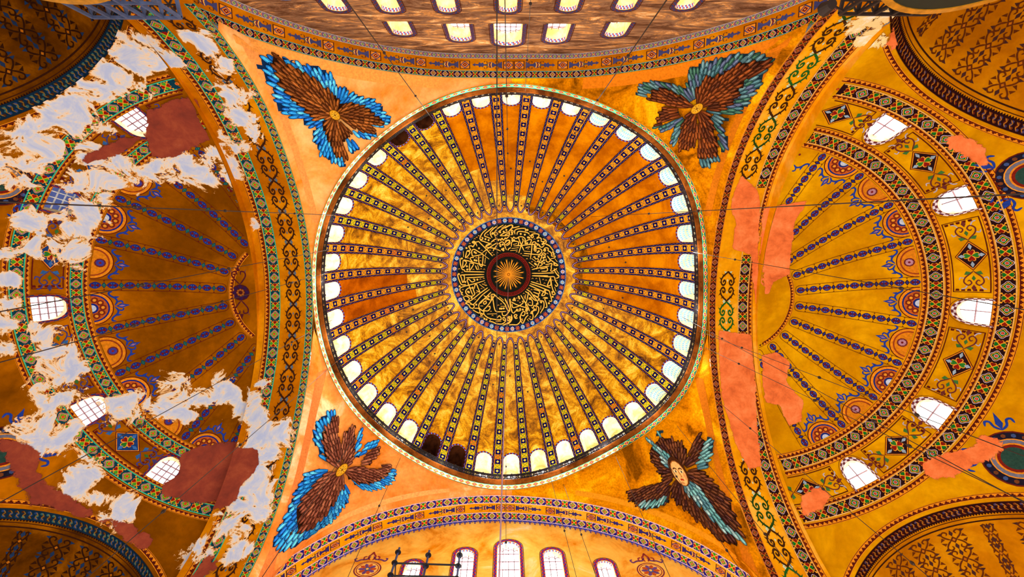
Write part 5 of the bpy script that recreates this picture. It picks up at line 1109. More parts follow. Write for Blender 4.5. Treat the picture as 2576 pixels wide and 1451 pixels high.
# fringe, roundels on the pale wall
P = Paint(); al = ARC['S']; fw_ = lambda q: np.c_[q[:, 0], np.full(len(q), YSW), arch_z('S', q[:, 0])-q[:, 1]]
P.strip(fw_, al.m, al.L[0]+1, al.L[-1]-1, .0, .14, (70, 76, 190), 1, .3)
s = al.L[0]+1
while s < al.L[-1]-1:
    P.poly(fw_, al.m([(s, .14), (s+.12, .3), (s+.24, .3), (s+.36, .14)]), (70, 76, 190), 1); P.poly(fw_, al.m(circ(s+.18, .4, .08, 6)), (110, 80, 150), 1)
    P.poly(fw_, al.m(circ(s+.36, .26, .06, 6)), (150, 90, 130), 1); s += .4
P.build('fringe_painting', ws)
for cx, cz in ((-10.1, 30.2), (9.5, 29.8)):
    P = Paint(); fs = lambda q, cx=cx, cz=cz: np.c_[cx+q[:, 0], np.full(len(q), YSW), cz+q[:, 1]]
    for r, col, l in ((.95, (120, 40, 60), 1), (.86, (246, 176, 70), 2), (.78, (150, 50, 40), 3), (.72, (250, 190, 90), 4)): P.poly(fs, circ(0, 0, r, 24, r*.82), col, l)
    for i in range(10): P.poly(fs, rot([(.2, -.08), (.5, -.14), (.66, 0), (.5, .14), (.2, .08)], i*TAU/10)*[1, .82], ((190, 80, 30), (110, 70, 130))[i % 2], 5)
    P.poly(fs, circ(0, 0, .2, 12), (80, 90, 140), 6); P.poly(fs, circ(0, 0, .1, 8), (246, 190, 80), 7)
    for sd in (1, -1):
        P.stroke(fs, ID, [(.1*sd, 1.3), (.3*sd, 1.0), (.7*sd, .95), (1.0*sd, .8), (1.15*sd, 1.0), (1.0*sd, 1.1)], .12, (110, 60, 110), 2); P.stroke(fs, ID, [(.1*sd, .9), (.25*sd, 1.25), (.1*sd, 1.5), (0, 1.75)], .12, (150, 50, 50), 2); P.stroke(fs, ID, [(.5*sd, .9), (.55*sd, 1.2), (.35*sd, 1.3)], .1, (150, 50, 50), 2)
    P.build('roundel_painting', ws)
fnw = lambda q: np.c_[q[:, 0], np.full(len(q), YNW), q[:, 1]]
P = Paint()
for r, col, l in ((.75, (90, 110, 160), 1), (.66, (190, 170, 160), 2), (.6, (80, 100, 160), 3), (.3, (200, 180, 160), 4), (.22, (90, 100, 150), 5)): P.poly(fnw, circ(-12.1, 26.6, r, 20), col, l)
P.build('roundel_painting', wn)
# ================================================================ half domes
SEMI_LAB = {'W': 'dark ochre half dome with blue lozenge ribs and large flaked white patches', 'E': 'bright ochre half dome with dark lozenge ribs and salmon plaster repairs'}
WA = {'W': [-62.1, -31.2, 0., 31.6, 59.5], 'E': [-64., -33.7, -.3, 32., 60.8]}
RA = {'W': [-86.5+15.9*i+.5 for i in range(11)], 'E': [-88.2+15.75*i for i in range(11)]}
R_RING = {'W': (11.25, 11.45, 11.85, 12.0, 13.12, 13.24, 13.62, 13.8), 'E': (10.7, 10.95, 11.5, 11.76, 13.1, 13.25, 13.68, 13.9)}
HW_S, R_HEAD, R_SILL = 3.35, 11.98, 13.2
def cutter(bm, k):
    sg = SEMI[k][2]; pl = [((XW-DEPTH['W'] if k == 'W' else XE+DEPTH['E'], 0, 0), (-sg, 0, 0))]
    for e, (c, d, n, r) in EXED.items():
        if (e[1] == k): pl.append((c, (n[0], n[1], 0)))
    for co, no in pl:
        bmesh.ops.bisect_plane(bm, geom=bm.verts[:]+bm.edges[:]+bm.faces[:], plane_co=co, plane_no=no, clear_outer=True, dist=1e-5)
def clipped(name, V, F, k, mats, parent=None, mask=None, flat=False):
    bm = bmesh.new(); lay = bm.verts.layers.float.new('mask') if mask is not None else None
    vs = [bm.verts.new(tuple(map(float, p))) for p in V]
    if lay:
        for v, x in zip(vs, mask): v[lay] = float(x)
    for f in F:
        try: bm.faces.new([vs[i] for i in f])
        except ValueError: pass
    cutter(bm, k); me = bpy.data.meshes.new(name); bm.to_mesh(me); bm.free()
    return link(name, me, mats, parent, True)
def in_view(k, P):
    """which points survive the arch plane and the conch openings"""
    ok = (P[:, 0] < XW-DEPTH['W']-.02) if k == 'W' else (P[:, 0] > XE+DEPTH['E']+.02)
    for e, (c, d, n, r) in EXED.items():
        if e[1] == k: ok &= ((P[:, 0]-c[0])*n[0]+(P[:, 1]-c[1])*n[1]) < -.05
    return ok
class ClipPaint(Paint):
    def __init__(s, k): super().__init__(); s.k = k
    def poly(s, f, pts, col, lay=1, jit=.07):
        pts = np.asarray(pts, float)
        if in_view(s.k, f(pts)).all(): super().poly(f, pts, col, lay, jit)
semi_objs = {}
for k in 'WE':
    c, R, sg = SEMI[k]; f = semi_f(k); west = k == 'W'
    g0 = lambda v: np.sin(v)
    V, F_, _ = grid_surface(f, np.linspace(-112, 112, 113), R*np.sin(np.linspace(.002, math.asin(11.9/R), 30)))
    # ring with the five openings; v runs upward as minus the radius
    fv = lambda q: f(np.c_[q[:, 0], -q[:, 1]]); ed = [-112.]+[(a+b_)/2 for a, b_ in zip(WA[k][:-1], WA[k][1:])]+[112.]
    for i, wa in enumerate(WA[k]):
        u0, u1 = ed[i], ed[i+1]
        V2, F2 = holed(fv, max(u0, wa-12), min(u1, wa+12), -R_SILL, -11.9, wa, HW_S, -12.5, -R_HEAD)
        V, F_ = merge(V, F_, V2, F2)
        for x0, x1 in ((u0, wa-12), (wa+12, u1)):
            if x1-x0 > .1: V2, F2, _ = grid_surface(fv, np.linspace(x0, x1, max(2, int((x1-x0)/2))+1), np.linspace(-R_SILL, -11.9, 6)); V, F_ = merge(V, F_, V2, F2)
    V2, F2, _ = grid_surface(f, np.linspace(-112, 112, 113), R*np.sin(np.linspace(math.asin(R_SILL/R), math.asin(.998), 22))); V, F_ = merge(V, F_, V2, F2)
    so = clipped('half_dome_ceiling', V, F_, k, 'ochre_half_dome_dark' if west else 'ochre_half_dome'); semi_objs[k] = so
    tag(so, SEMI_LAB[k], 'half dome', kind='structure')
    # step between the arch soffit and the half dome
    xe = XW-DEPTH['W'] if west else XE+DEPTH['E']; ys = np.linspace(-15.5, 15.2, 80); zs = arch_z(k, ys); zd = c[2]+np.sqrt(np.maximum(R*R-(xe-c[0])**2-(ys-c[1])**2, 0))
    mesh_obj('arch_step', np.r_[np.c_[np.full(80, xe), ys, zs], np.c_[np.full(80, xe), ys, zd]], [(i, i+1, 81+i, 80+i) for i in range(79)], 'ochre_arch_dark' if west else 'ochre_arch', so)
    pal = PAL_W if west else PAL_E; ink = (96, 24, 20) if west else (88, 24, 12); blue = (30, 40, 130) if west else (30, 44, 120)
    mer = lambda ac: (lambda q: np.c_[ac+np.degrees(np.asarray(q)[:, 1]/(R*np.sin(np.asarray(q)[:, 0]/R))), R*np.sin(np.asarray(q)[:, 0]/R)])
    ring_m = lambda r0: (lambda q: np.c_[np.degrees(np.asarray(q)[:, 0]/r0), np.asarray(q)[:, 1]])
    rr = R_RING[k]; A = math.radians(100)
    # ring borders
    P = ClipPaint(k); band(P, f, ring_m(11.3), -A*11.3, A*11.3, rr[1], rr[2], pal, n=72 if west else 62); P.build('ring_border', so)
    P = ClipPaint(k); band(P, f, ring_m(13.4), -A*13.4, A*13.4, rr[5], rr[6], pal, n=70 if west else 64); P.build('ring_border', so)
    P = ClipPaint(k); saw(P, f, ring_m(11), -A*11, A*11, rr[1]-.03, rr[0]-.05, ink); saw(P, f, ring_m(12), -A*12, A*12, rr[2]+.04, rr[3]+.02, ink, lay=1); saw(P, f, ring_m(13), -A*13, A*13, rr[5]-.03, rr[4]-.04, ink); saw(P, f, ring_m(13.7), -A*13.7, A*13.7, rr[6]+.05, rr[7]+.02, ink)
    saw(P, f, ring_m(4), -A*4, A*4, 3.95 if west else 3.75, 4.3 if west else 4.05, ink, step=.22); P.build('tooth_border', so)
    # ribs of lozenges and hearts
    s_in = R*math.asin((4.45 if west else 4.15)/R); s_out = R*math.asin((rr[0]-.12)/R)
    for ac in RA[k]:
        P = ClipPaint(k); m = mer(ac); n = 17; u = (s_out-s_in-.1)/n
        for sd in (-.36, .36): P.strip(f, m, s_in+.2, s_out, sd-.016, sd+.016, ink, 1, .5)
        P.stroke(f, m, [(s_in+.25, -.36), (s_in+.05, -.27), (s_in-.04, 0), (s_in+.05, .27), (s_in+.25, .36)], .035, ink, 1, ends=1)
        for i in range(n):
            sc = s_in+.1+(i+.5)*u; M = lambda q, sc=sc, kx=(.42 if i % 2 else .66): m(np.c_[sc+np.asarray(q)[:, 0]*u*kx, np.asarray(q)[:, 1]*.25])
            if i % 2:
                P.poly(f, M([(-.75, 0), (0, .85), (.75, 0), (0, -.85)]), (24, 60, 84) if west else (54, 14, 24), 2); P.poly(f, M([(-.42, 0), (0, .5), (.42, 0), (0, -.5)]), (40, 130, 90) if west else (40, 60, 150), 3); P.poly(f, M([(-.2, 0), (0, .22), (.2, 0), (0, -.22)]), (30, 30, 90), 4)
                for sd in (1, -1): P.poly(f, M([(-.3, 1.3*sd), (.3, 1.3*sd), (0, .95*sd)]), ink, 2)
            else:
                t = np.arange(16)*TAU/16; P.poly(f, M(np.c_[np.cos(t)*(1.05-.2*np.abs(np.sin(t))), np.sin(t)*.9]), blue, 2)
                for sd in (1, -1): P.poly(f, M(rot(HEART*.42, sd*math.pi/2)*[1, 1.2]+[.42*-sd, 0]), (104, 24, 30), 3); P.poly(f, M(circ(.2*sd, .45, .12, 5)), (60, 120, 160) if west else (150, 120, 180), 4); P.poly(f, M(circ(.2*sd, -.45, .12, 5)), (60, 120, 160) if west else (150, 120, 180), 4)
        P.build('lozenge_rib', so)
    # half roundels with leafy crests between the rib feet
    for ai, (a0, a1) in enumerate(zip(RA[k][:-1], RA[k][1:])):
        ac = (a0+a1)/2; P = ClipPaint(k); m = mer(ac); sb = R*math.asin((rr[0]-.1)/R); hr = 1.12
        def half(r, col, lay): t = np.linspace(0, math.pi, 17); P.poly(f, m(np.c_[sb-r*np.sin(t), r*np.cos(t)]), col, lay)
        dk = ai % 2
        half(hr, ink, 1); half(hr*.95, (226, 136, 24), 2); half(hr*.82, blue if dk else (150, 60, 26), 3); half(hr*.74, (214, 126, 20) if not dk else (190, 90, 30), 4)
        if dk:
            for i in range(5):
                b_ = math.pi*(i+.5)/5; P.poly(f, m(np.c_[sb, 0]+circ(-.5*hr*math.sin(b_), .5*hr*math.cos(b_), .2, 7)), (120, 40, 24), 5); P.poly(f, m(np.c_[sb, 0]+circ(-.5*hr*math.sin(b_), .5*hr*math.cos(b_), .1, 6)), (230, 150, 40), 6)
            half(hr*.3, blue, 5); half(hr*.2, (190, 200, 220), 6)
        else:
            P.poly(f, m(np.array([(sb-.42, 0)])+circ(0, 0, .3, 12)), (110, 40, 40), 5); P.poly(f, m(np.array([(sb-.42, 0)])+circ(0, 0, .22, 8)), (180, 130, 150) if not west else (60, 60, 150), 6); P.poly(f, m(np.array([(sb-.42, 0)])+circ(0, 0, .08, 6)), (120, 30, 30), 7)
        cr = (34, 60, 150)
        for sd in (1, -1):
            P.stroke(f, m, [(sb-hr-.05, .05*sd), (sb-hr-.2, .3*sd), (sb-hr-.1, .55*sd), (sb-hr+.15, .75*sd), (sb-hr+.2, .95*sd), (sb-hr+.02, 1.0*sd)], .11, cr, 3, sub=3); P.stroke(f, m, [(sb-hr-.15, .25*sd), (sb-hr-.42, .32*sd), (sb-hr-.5, .15*sd)], .09, cr, 3, sub=3)
            P.poly(f, m([(sb-hr-.12, .5*sd), (sb-hr-.36, .62*sd), (sb-hr-.08, .68*sd)]), cr, 3)
        P.poly(f, m([(sb-hr-.1, 0), (sb-hr-.4, .16), (sb-hr-.85, 0), (sb-hr-.4, -.16)]), cr, 4); P.poly(f, m([(sb-hr-.25, 0), (sb-hr-.42, .07), (sb-hr-.62, 0), (sb-hr-.42, -.07)]), (150, 110, 150), 5)
        P.build('half_roundel', so)
    # panels between the windows
    wl = [-92.]+WA[k]+[92.]
    for wa, wb in zip(wl[:-1], wl[1:]):
        lo, hi = wa+5.6, wb-5.6; ac = (lo+hi)/2; P = ClipPaint(k)
        for (r0, r1) in ((rr[3]+.06, rr[3]+.1), (rr[4]-.12, rr[4]-.08)): P.strip(f, ring_m(12.6), math.radians(lo)*12.6, math.radians(hi)*12.6, r0, r1, ink, 1, .4)
        for ed_ in (lo, hi):
            sgn = 1 if ed_ == lo else -1; a0 = math.radians(ed_)*12.6
            P.poly(f, ring_m(12.6)(np.array([(a0, rr[3]+.08), (a0+.05*sgn, rr[3]+.08), (a0+.05*sgn, rr[4]-.1), (a0, rr[4]-.1)])), ink, 1)
            for j in range(5): rj = rr[3]+.14+j*.19; P.poly(f, ring_m(12.6)(np.array([(a0+.09*sgn, rj), (a0+.24*sgn, rj+.02), (a0+.24*sgn, rj+.12), (a0+.09*sgn, rj+.14)])), ink, 1)
        sM = R*math.asin(12.5/R); m = lambda q, ac=ac: np.c_[ac+np.degrees(np.asarray(q)[:, 0]/12.5), R*np.sin((sM+np.asarray(q)[:, 1])/R)]
        dcol = (30, 60, 120) if west else (40, 16, 20)
        for r, col, l in ((1.0, ink, 1), (.93, (232, 140, 30), 2), (.86, dcol, 3)): P.poly(f, m([(-r, 0), (0, r*.78), (r, 0), (0, -r*.78)]), col, l)
        for i in range(4):
            b_ = i*math.pi/2; h = rot(HEART*.2, b_)+np.array([-math.sin(b_), math.cos(b_)])*.2; P.poly(f, m((h-h.mean(0))*1.3+h.mean(0)), (236, 160, 50), 4); P.poly(f, m(h), ((40, 120, 40), (140, 24, 16))[i % 2], 5)
            q_ = np.array([math.cos(b_+0), math.sin(b_)*.78])*.58; P.poly(f, m(q_+rot([(-.2, 0), (0, .12), (.22, 0), (0, -.12)], b_)*[1, .8]), (150, 170, 190) if not west else (60, 110, 180), 4)
        pc = (70, 60, 110) if west else (104, 44, 40)
        for sd in (1, -1):
            M = lambda q, sd=sd: m(np.c_[sd*(np.asarray(q)[:, 0]), np.asarray(q)[:, 1]])
            for s2 in (1, -1):
                P.stroke(f, M, [(1.02, 0), (1.2, .16*s2), (1.45, .4*s2), (1.75, .46*s2), (1.95, .26*s2), (1.8, .1*s2), (1.62, .2*s2), (1.7, .3*s2)], .075, pc, 2, sub=3); P.stroke(f, M, [(1.95, .3*s2), (2.15, .42*s2), (2.2, .6*s2)], .07, (180, 170, 190) if not west else (50, 60, 150), 2, sub=3); P.stroke(f, M, [(1.5, .42*s2), (1.42, .62*s2), (1.6, .68*s2)], .06, (180, 170, 190) if not west else (50, 60, 150), 2, sub=3)
                P.poly(f, M([(1.1, .1*s2), (1.02, .34*s2), (1.24, .44*s2), (1.26, .26*s2)]), (60, 110, 50) if not west else (50, 100, 160), 2)
            P.poly(f, M([(1.9, 0), (2.12, .12), (2.35, 0), (2.12, -.12)]), pc, 2); P.poly(f, M([(1.3, 0), (1.5, .1), (1.66, 0), (1.5, -.1)]), (60, 110, 50), 3)
        P.build('panel_painting', so)
    # apex motif
    if west:
        P = ClipPaint(k); m = lambda q: semi_to(q)
        fx = semi_xy(k); M = lambda q: np.c_[np.asarray(q)[:, 0]-20.0, np.asarray(q)[:, 1]-.6]
        P.poly(fx, M(circ(0, 0, .6, 14)), (74, 24, 30), 1)
        for i in range(8): P.poly(fx, M(circ(.42*math.cos(i*TAU/8), .42*math.sin(i*TAU/8), .15, 6)), (50, 24, 70), 2); P.poly(fx, M(circ(.2*math.cos(i*TAU/8), .2*math.sin(i*TAU/8), .08, 6)), (160, 90, 30), 3)
        for sd in (1, -1):
            for s2 in (1, -1):
                P.stroke(fx, M, [(0, .6*sd), (.2*s2, .85*sd), (.42*s2, 1.2*sd), (.4*s2, 1.5*sd), (.15*s2, 1.55*sd), (.12*s2, 1.3*sd)], .09, (80, 26, 40), 2, sub=3); P.stroke(fx, M, [(.4*s2, 1.45*sd), (.5*s2, 1.7*sd)], .07, (60, 40, 110), 2)
            P.poly(fx, M([(-.12, 1.6*sd), (0, 2.05*sd), (.12, 1.6*sd)]), (80, 26, 40), 2)
        P.build('apex_painting', so)
    # the five windows
    sA = ['topmost', 'second from the top', 'middle', 'second from the bottom', 'lowest']
    for i, wa in enumerate(WA[k]):
        dark = west and i == 1
        lab = ('bluish grid window in the flaked dark half dome, second from the top of five' if dark else 'glaring arched window of the %s, %s of five' % ('flaked dark half dome' if west else 'bright ochre half dome', sA[i]))
        rs = np.array([(wa-HW_S, R_SILL)]+[(wa+HW_S*math.cos(t), 12.5-(12.5-R_HEAD)*math.sin(t)) for t in np.linspace(math.pi, 0, 13)]+[(wa+HW_S, R_SILL)])
        S0 = f(rs); d = S0-c; d /= np.linalg.norm(d, axis=1)[:, None]; dirh = np.array([sg*math.cos(math.radians(wa)), math.sin(math.radians(wa)), .35]); dirh /= np.linalg.norm(dirh)
        Q = S0+dirh*.45; n = len(S0); wd = new_window(lab, S0[0])
        mesh_obj('reveal', np.vstack([S0, Q]), [(j, (j+1) % n, n+(j+1) % n, n+j) for j in range(n)], 'cream_reveal', wd, True)
        mesh_obj('pane', Q, [tuple(range(n))], 'sky_pane_dim' if dark else 'daylight_pane', wd)
        B = MB(); off = -dirh*.05
        for t in (-.5, 0, .5) if (west) else (0,):
            a_ = f(np.array([(wa+HW_S*t, R_SILL), (wa+HW_S*t, 12.5-(12.5-R_HEAD)*math.sqrt(1-t*t))]))+dirh*.45+off; B.bar(a_[0], a_[1], .06)
        for r in ((13., 12.75, 12.5, 12.25) if west else (12.5,)):
            a_ = f(np.array([(wa-HW_S, r), (wa+HW_S, r)]))+dirh*.45+off; B.bar(a_[0], a_[1], .06)
        B.build('muntin_grid', 'pane_bar_white' if dark else 'pane_bar', wd)
        P = Paint(); nb = 0
        for a_, b_ in zip(rs[:-1], rs[1:]):
            nq = max(1, int(np.linalg.norm(f(np.array([a_]))-f(np.array([b_])))/.17))
            for j in range(nq):
                p = a_+(b_-a_)*j/nq; q = a_+(b_-a_)*(j+1)/nq
                o = lambda v, e: np.array([wa+(v[0]-wa)*(1+e*.2), v[1]-(max(0, 12.5-v[1])/.52)*e*.2])
                for lv in range(2): P.poly(f, [o(p, .05+lv*.45), o(q, .05+lv*.45), o(q, .5+lv*.45), o(p, .5+lv*.45)], (((40, 44, 110), (150, 50, 40)) if west else ((226, 214, 220), (110, 50, 60)))[(nb+lv) % 2], 2)
                P.poly(f, [o(p, 1.3), o(q, 1.3), o(q, 1.42), o(p, 1.42)], ink, 2); nb += 1
        P.build('chequer_border', wd)
    # roundels with blue leaf crests low on the half dome
    for az, r0_, rad in (((-32., 14.35, 1.5), (31., 15.05, 1.5)) if west else ((-35., 14.55, 1.5), (32.6, 15.0, 1.6))):
        P = ClipPaint(k); sc_ = R*math.asin(r0_/R); m = lambda q, az=az, sc_=sc_, r0_=r0_: np.c_[az+np.degrees(np.asarray(q)[:, 1]/r0_), R*np.sin(np.minimum(sc_+np.asarray(q)[:, 0], R*1.5)/R)]
        for q_, col, l in ((1., (100, 30, 20), 1), (.95, (30, 24, 40), 2), (.72, (236, 150, 40), 3), (.68, (110, 110, 130), 4), (.56, (226, 136, 30), 5), (.5, (120, 30, 20), 6), (.4, (40, 70, 60), 7)):
            for i in range(24):
                a0_, a1_ = TAU*i/24, TAU*(i+1)/24; P.poly(f, m([(0, 0), (q_*rad*math.cos(a0_), q_*rad*math.sin(a0_)), (q_*rad*math.cos(a1_), q_*rad*math.sin(a1_))]), col, l)
        for i in range(18): P.poly(f, m(np.array([[.83*rad*math.cos(i*TAU/18), .83*rad*math.sin(i*TAU/18)]])+circ(0, 0, .12, 6)), (110, 60, 30) if i % 2 else (60, 80, 130), 3)
        for a_ in (math.pi*.75, math.pi*1.25):
            for s2 in (1, -1): P.stroke(f, lambda q, a_=a_: m(rot(q, a_)), [(rad*1.05, 0), (rad*1.2, .3*s2), (rad*1.4, .4*s2), (rad*1.42, .62*s2), (rad*1.25, .7*s2)], .13, (34, 60, 150), 2, sub=3)
            P.poly(f, m(rot([(rad*1.05, 0), (rad*1.3, .18), (rad*1.75, 0), (rad*1.3, -.18)], a_)), (34, 60, 150), 3)
        P.build('roundel_painting', so)
# ================================================================ corner conches
EX_LAB = {'NW': 'dark corner conch with brown scroll strips behind the slate lattice frame', 'NE': 'ochre corner conch with brown scroll strips under the gilt roundel rim',
          'SW': 'dark corner conch with blue-edged scroll strips below the red plaster repair', 'SE': 'ochre corner conch with brown scroll strips below the glaring windows'}
for e, (c, d, n, r) in EXED.items():
    c = np.array(c); d3 = np.array([d[0], d[1], 0.]); n3 = np.array([n[0], n[1], 0.]); d3 /= np.linalg.norm(d3); n3 /= np.linalg.norm(n3); west = e[1] == 'W'
    # (distance along the rim in degrees from the crown, depth in degrees) -> xyz
    def cf(q, c=c, d3=d3, n3=n3, r=r):
        ps, de = np.radians(90-q[:, 0]), np.radians(q[:, 1])
        return c+r*(np.cos(de)[:, None]*(np.cos(ps)[:, None]*d3+np.sin(ps)[:, None]*np.array([0, 0, 1.]))+np.sin(de)[:, None]*n3)
    V, F_, _ = grid_surface(cf, np.linspace(-100, 100, 61), np.linspace(0, 88, 30))
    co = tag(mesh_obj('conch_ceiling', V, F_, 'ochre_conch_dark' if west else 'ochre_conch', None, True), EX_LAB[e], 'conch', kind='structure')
    mdeg = math.degrees(1/r); M = lambda q: np.asarray(q)*mdeg
    P = Paint(); A = 95/mdeg
    P.strip(cf, M, -A, A, .02, .72, (20, 44, 66) if west else (46, 16, 16), 1, .5)
    s = -A
    while s < A:
        for w_ in (.2, .37, .54): P.poly(cf, M(circ(s+(.1 if w_ > .3 else 0), w_, .09, 5)), [(60, 110, 110), (80, 40, 20), (40, 70, 130)][random.randrange(3)] if west else [(130, 60, 24), (70, 60, 100), (104, 30, 20)][random.randrange(3)], 2)
        P.stroke(cf, M, [(s, .14), (s+.12, .3), (s+.05, .45), (s+.2, .6)], .05, (190, 120, 30) if not west else (150, 110, 40), 3, sub=2)
        P.poly(cf, M([(s, .72), (s+.14, .72), (s+.07, .84)]), (40, 16, 14), 1); P.poly(cf, M([(s+.14, .72), (s+.28, .72), (s+.21, .84)]), (40, 16, 14), 1); s += .28
    P.strip(cf, M, -A, A, .9, .95, (70, 30, 14), 1, .5); P.strip(cf, M, -A, A, 1.15, 1.24, (60, 26, 12), 1, .5)
    P.build('scroll_band', co)
    # tooth border on the half dome around the opening
    k = e[1]; cs, RS, sg = SEMI[k]
    def of(q, c=c, d3=d3, n3=n3, r=r, cs=cs, RS=RS):
        ps = np.radians(90-q[:, 0]); rad = r+q[:, 1]
        p = c+rad[:, None]*(np.cos(ps)[:, None]*d3+np.sin(ps)[:, None]*np.array([0, 0, 1.]))
        v = p-cs; return cs+v/np.linalg.norm(v, axis=1)[:, None]*RS
    MO = lambda q: np.c_[np.asarray(q)[:, 0]*mdeg, np.asarray(q)[:, 1]]
    P = ClipPaint(k); P.strip(of, MO, -60/mdeg, 60/mdeg, .05, .18, (236, 150, 40), 1, .4); saw(P, of, MO, -60/mdeg, 60/mdeg, .2, .55, (88, 24, 14)); P.build('tooth_border', semi_objs[k])
    # strips of scrollwork running into the conch
    a = -66.; ink = (54, 24, 8) if west else (104, 46, 12); hi = (34, 54, 90) if west else (74, 40, 36)
    while a < 70:
        P = Paint(); narrow = int(round((a+66)/13.2)) % 4 == 3
        u = 1.2
        for i in range(10):
            de0 = 2.0+i*u; dd = math.degrees(de0/r)
            if dd > 86: break
            wsc = max(.35, math.cos(math.radians(dd)))
            m = lambda q, de0=de0, a=a: np.c_[a+np.degrees(np.asarray(q)[:, 1]*1.3/r), np.degrees((de0+np.asarray(q)[:, 0]*1.3)/r)]
            kx = .45 if narrow else 1.
            P.poly(cf, m(rot([(-.16, 0), (0, .16*kx), (.16, 0), (0, -.16*kx)], 0)), ink, 2); P.poly(cf, m(np.array([(-.07, 0), (0, .07), (.07, 0), (0, -.07)])), (196, 110, 20), 3)
            for s1 in (1, -1):
                for s2 in (1, -1):
                    P.stroke(cf, m, [(0, .1*s2*kx), (.14*s1, .3*s2*kx), (.32*s1, .42*s2*kx), (.44*s1, .3*s2*kx), (.36*s1, .16*s2*kx), (.26*s1, .22*s2*kx)], .07, ink, 2, sub=2); P.poly(cf, m([(.1*s1, .34*s2*kx), (.02*s1, .58*s2*kx), (.2*s1, .46*s2*kx)]), ink, 2); P.poly(cf, m([(.3*s1, .44*s2*kx), (.4*s1, .6*s2*kx), (.44*s1, .4*s2*kx)]), hi, 2)
                P.poly(cf, m([(.16*s1, 0), (.3*s1, .09), (.47*s1, 0), (.3*s1, -.09)]), hi, 2)
        P.build('scroll_strip', co); a += 13.2
# ---------------------------------------------------------------- flaked coats and plaster repairs
def blob_mask(P, blobs):
    B = np.array(blobs); m = np.full(len(P), -1.)
    for b_ in B: m = np.maximum(m, 1-np.linalg.norm(P-b_[:3], axis=1)/b_[3])
    return np.clip(m*1.3+.02, -1.6, .85)
def poly_mask(P, polys):
    m = np.full(len(P), -1.)
    for pl in polys:
        q = np.array(pl)[:, :2]; z = np.mean([p[2] for p in pl]); ins = inside(P[:, :2], q); d = np.full(len(P), 1e9)
        for a, b_ in zip(q, np.roll(q, -1, 0)):
            ab = b_-a; t = np.clip(((P[:, :2]-a) @ ab)/max(ab @ ab, 1e-9), 0, 1); d = np.minimum(d, np.linalg.norm(P[:, :2]-(a+t[:, None]*ab), axis=1))
        m = np.maximum(m, np.where(ins, d, -d)*1.6+.5)
    return np.clip(m, -1, 1)
def skins(k, blobs, polys, white, rep, arch_obj):
    f = semi_f(k); so = semi_objs[k]; c, R, sg = SEMI[k]
    for nm, mfun, mat, off in (('flaked_plaster', lambda P: blob_mask(P, blobs), white, .075), ('plaster_repair', lambda P: poly_mask(P, polys), rep, .1)):
        V, F_, _ = grid_surface(f, np.linspace(-105, 105, 190), R*np.sin(np.linspace(.12, math.asin(.985), 110)), off)
        mk = mfun(V); F2 = [fc for fc in F_ if mk[list(fc)].max() > -.9]
        if F2: clipped(nm, V, F2, k, mat, so, mk)
        fs = soff_f(k); al = ARC[k]; us = np.interp(np.linspace(al.L[0]+.1, al.L[-1]-.1, 180), al.L, al.t)
        V, F_, _ = grid_surface(fs, us, np.linspace(.02, DEPTH[k]-.01, 22), off); mk = mfun(V); F2 = [fc for fc in F_ if mk[list(fc)].max() > -.9]
        if F2: mesh_obj(nm, V, F2, mat, arch_obj, True, mask=mk)
arches = [o for o in COL.objects if o.name.startswith('great_arch') and o.parent is None]
aw = next(o for o in arches if 'flaking' in o['label']); ae = next(o for o in arches if 'salmon' in o['label'])
skins('W', PEEL_W, STAIN_W, 'flaked_white', 'repair_red', aw)
skins('E', PEEL_E, STAIN_E, 'faded_pale', 'repair_salmon', ae)
# ================================================================ hanging chains
CH_LAB = ['chain crossing the worn wall and ending at the dark upper dome windows', 'chain crossing the worn wall toward the upper right ribs of the dome', 'near-level chain crossing the grid window of the flaked half dome',
 'near-level chain running from the right edge over the salmon repair to the dome', 'chain passing over the apex motif of the flaked half dome', 'chain passing just above the middle window of the bright half dome', 'short chain over the damaged scroll strip right of the dome',
 'chain slanting across the green scroll strip into the lower right conch', 'long thin chain running straight down across the left of the medallion', 'short chain dropping from the worn wall to the balustrade right of the topmost window',
 'thick grey rod hanging from the sunburst down past the lowest dome window', 'thin chain through the topmost dome window', 'chain over the rosy pendentive ending beside the scaffold', 'chain over the blue wing of the lower left seraph', 'thin chain beside the thick rod below the medallion',
 'right one of two fine chains between the lower right windows', 'left one of two fine chains between the lower right windows', 'chain crossing the pale wall left of its right-hand roundel', 'chain just right of the seraph with a face', 'chain crossing the uncovered face of the seraph',
 'chain slanting through the red repaired patch into the lower left corner', 'chain slanting across the lower left glaring windows', 'chain crossing the dark middle of the flaked half dome below the apex', 'upper of two slanting chains in the lower right half dome', 'lower of two slanting chains in the lower right half dome']
for i, (a, b_) in enumerate(CHAINS):
    root = tag(empty('hanging_chain', a), CH_LAB[i], 'chain', 'chandelier chains'); B = MB(); rad = .02 if i == 10 else .016 if i not in (0, 1, 2, 8) else .022
    B.tube([a, tuple((np.array(a)+np.array(b_))/2), b_], rad, 6); B.build('cable', 'pane_bar' if i == 10 else 'chain_iron', root)
    for t in (.22, .45, .62):
        K = MB(); p = np.array(a)+(np.array(b_)-np.array(a))*t; K.lathe([(.001, -.14), (.05, -.08), (.075, 0), (.05, .08), (.001, .14)], p, 8); K.build('coupling', 'chain_iron', root)
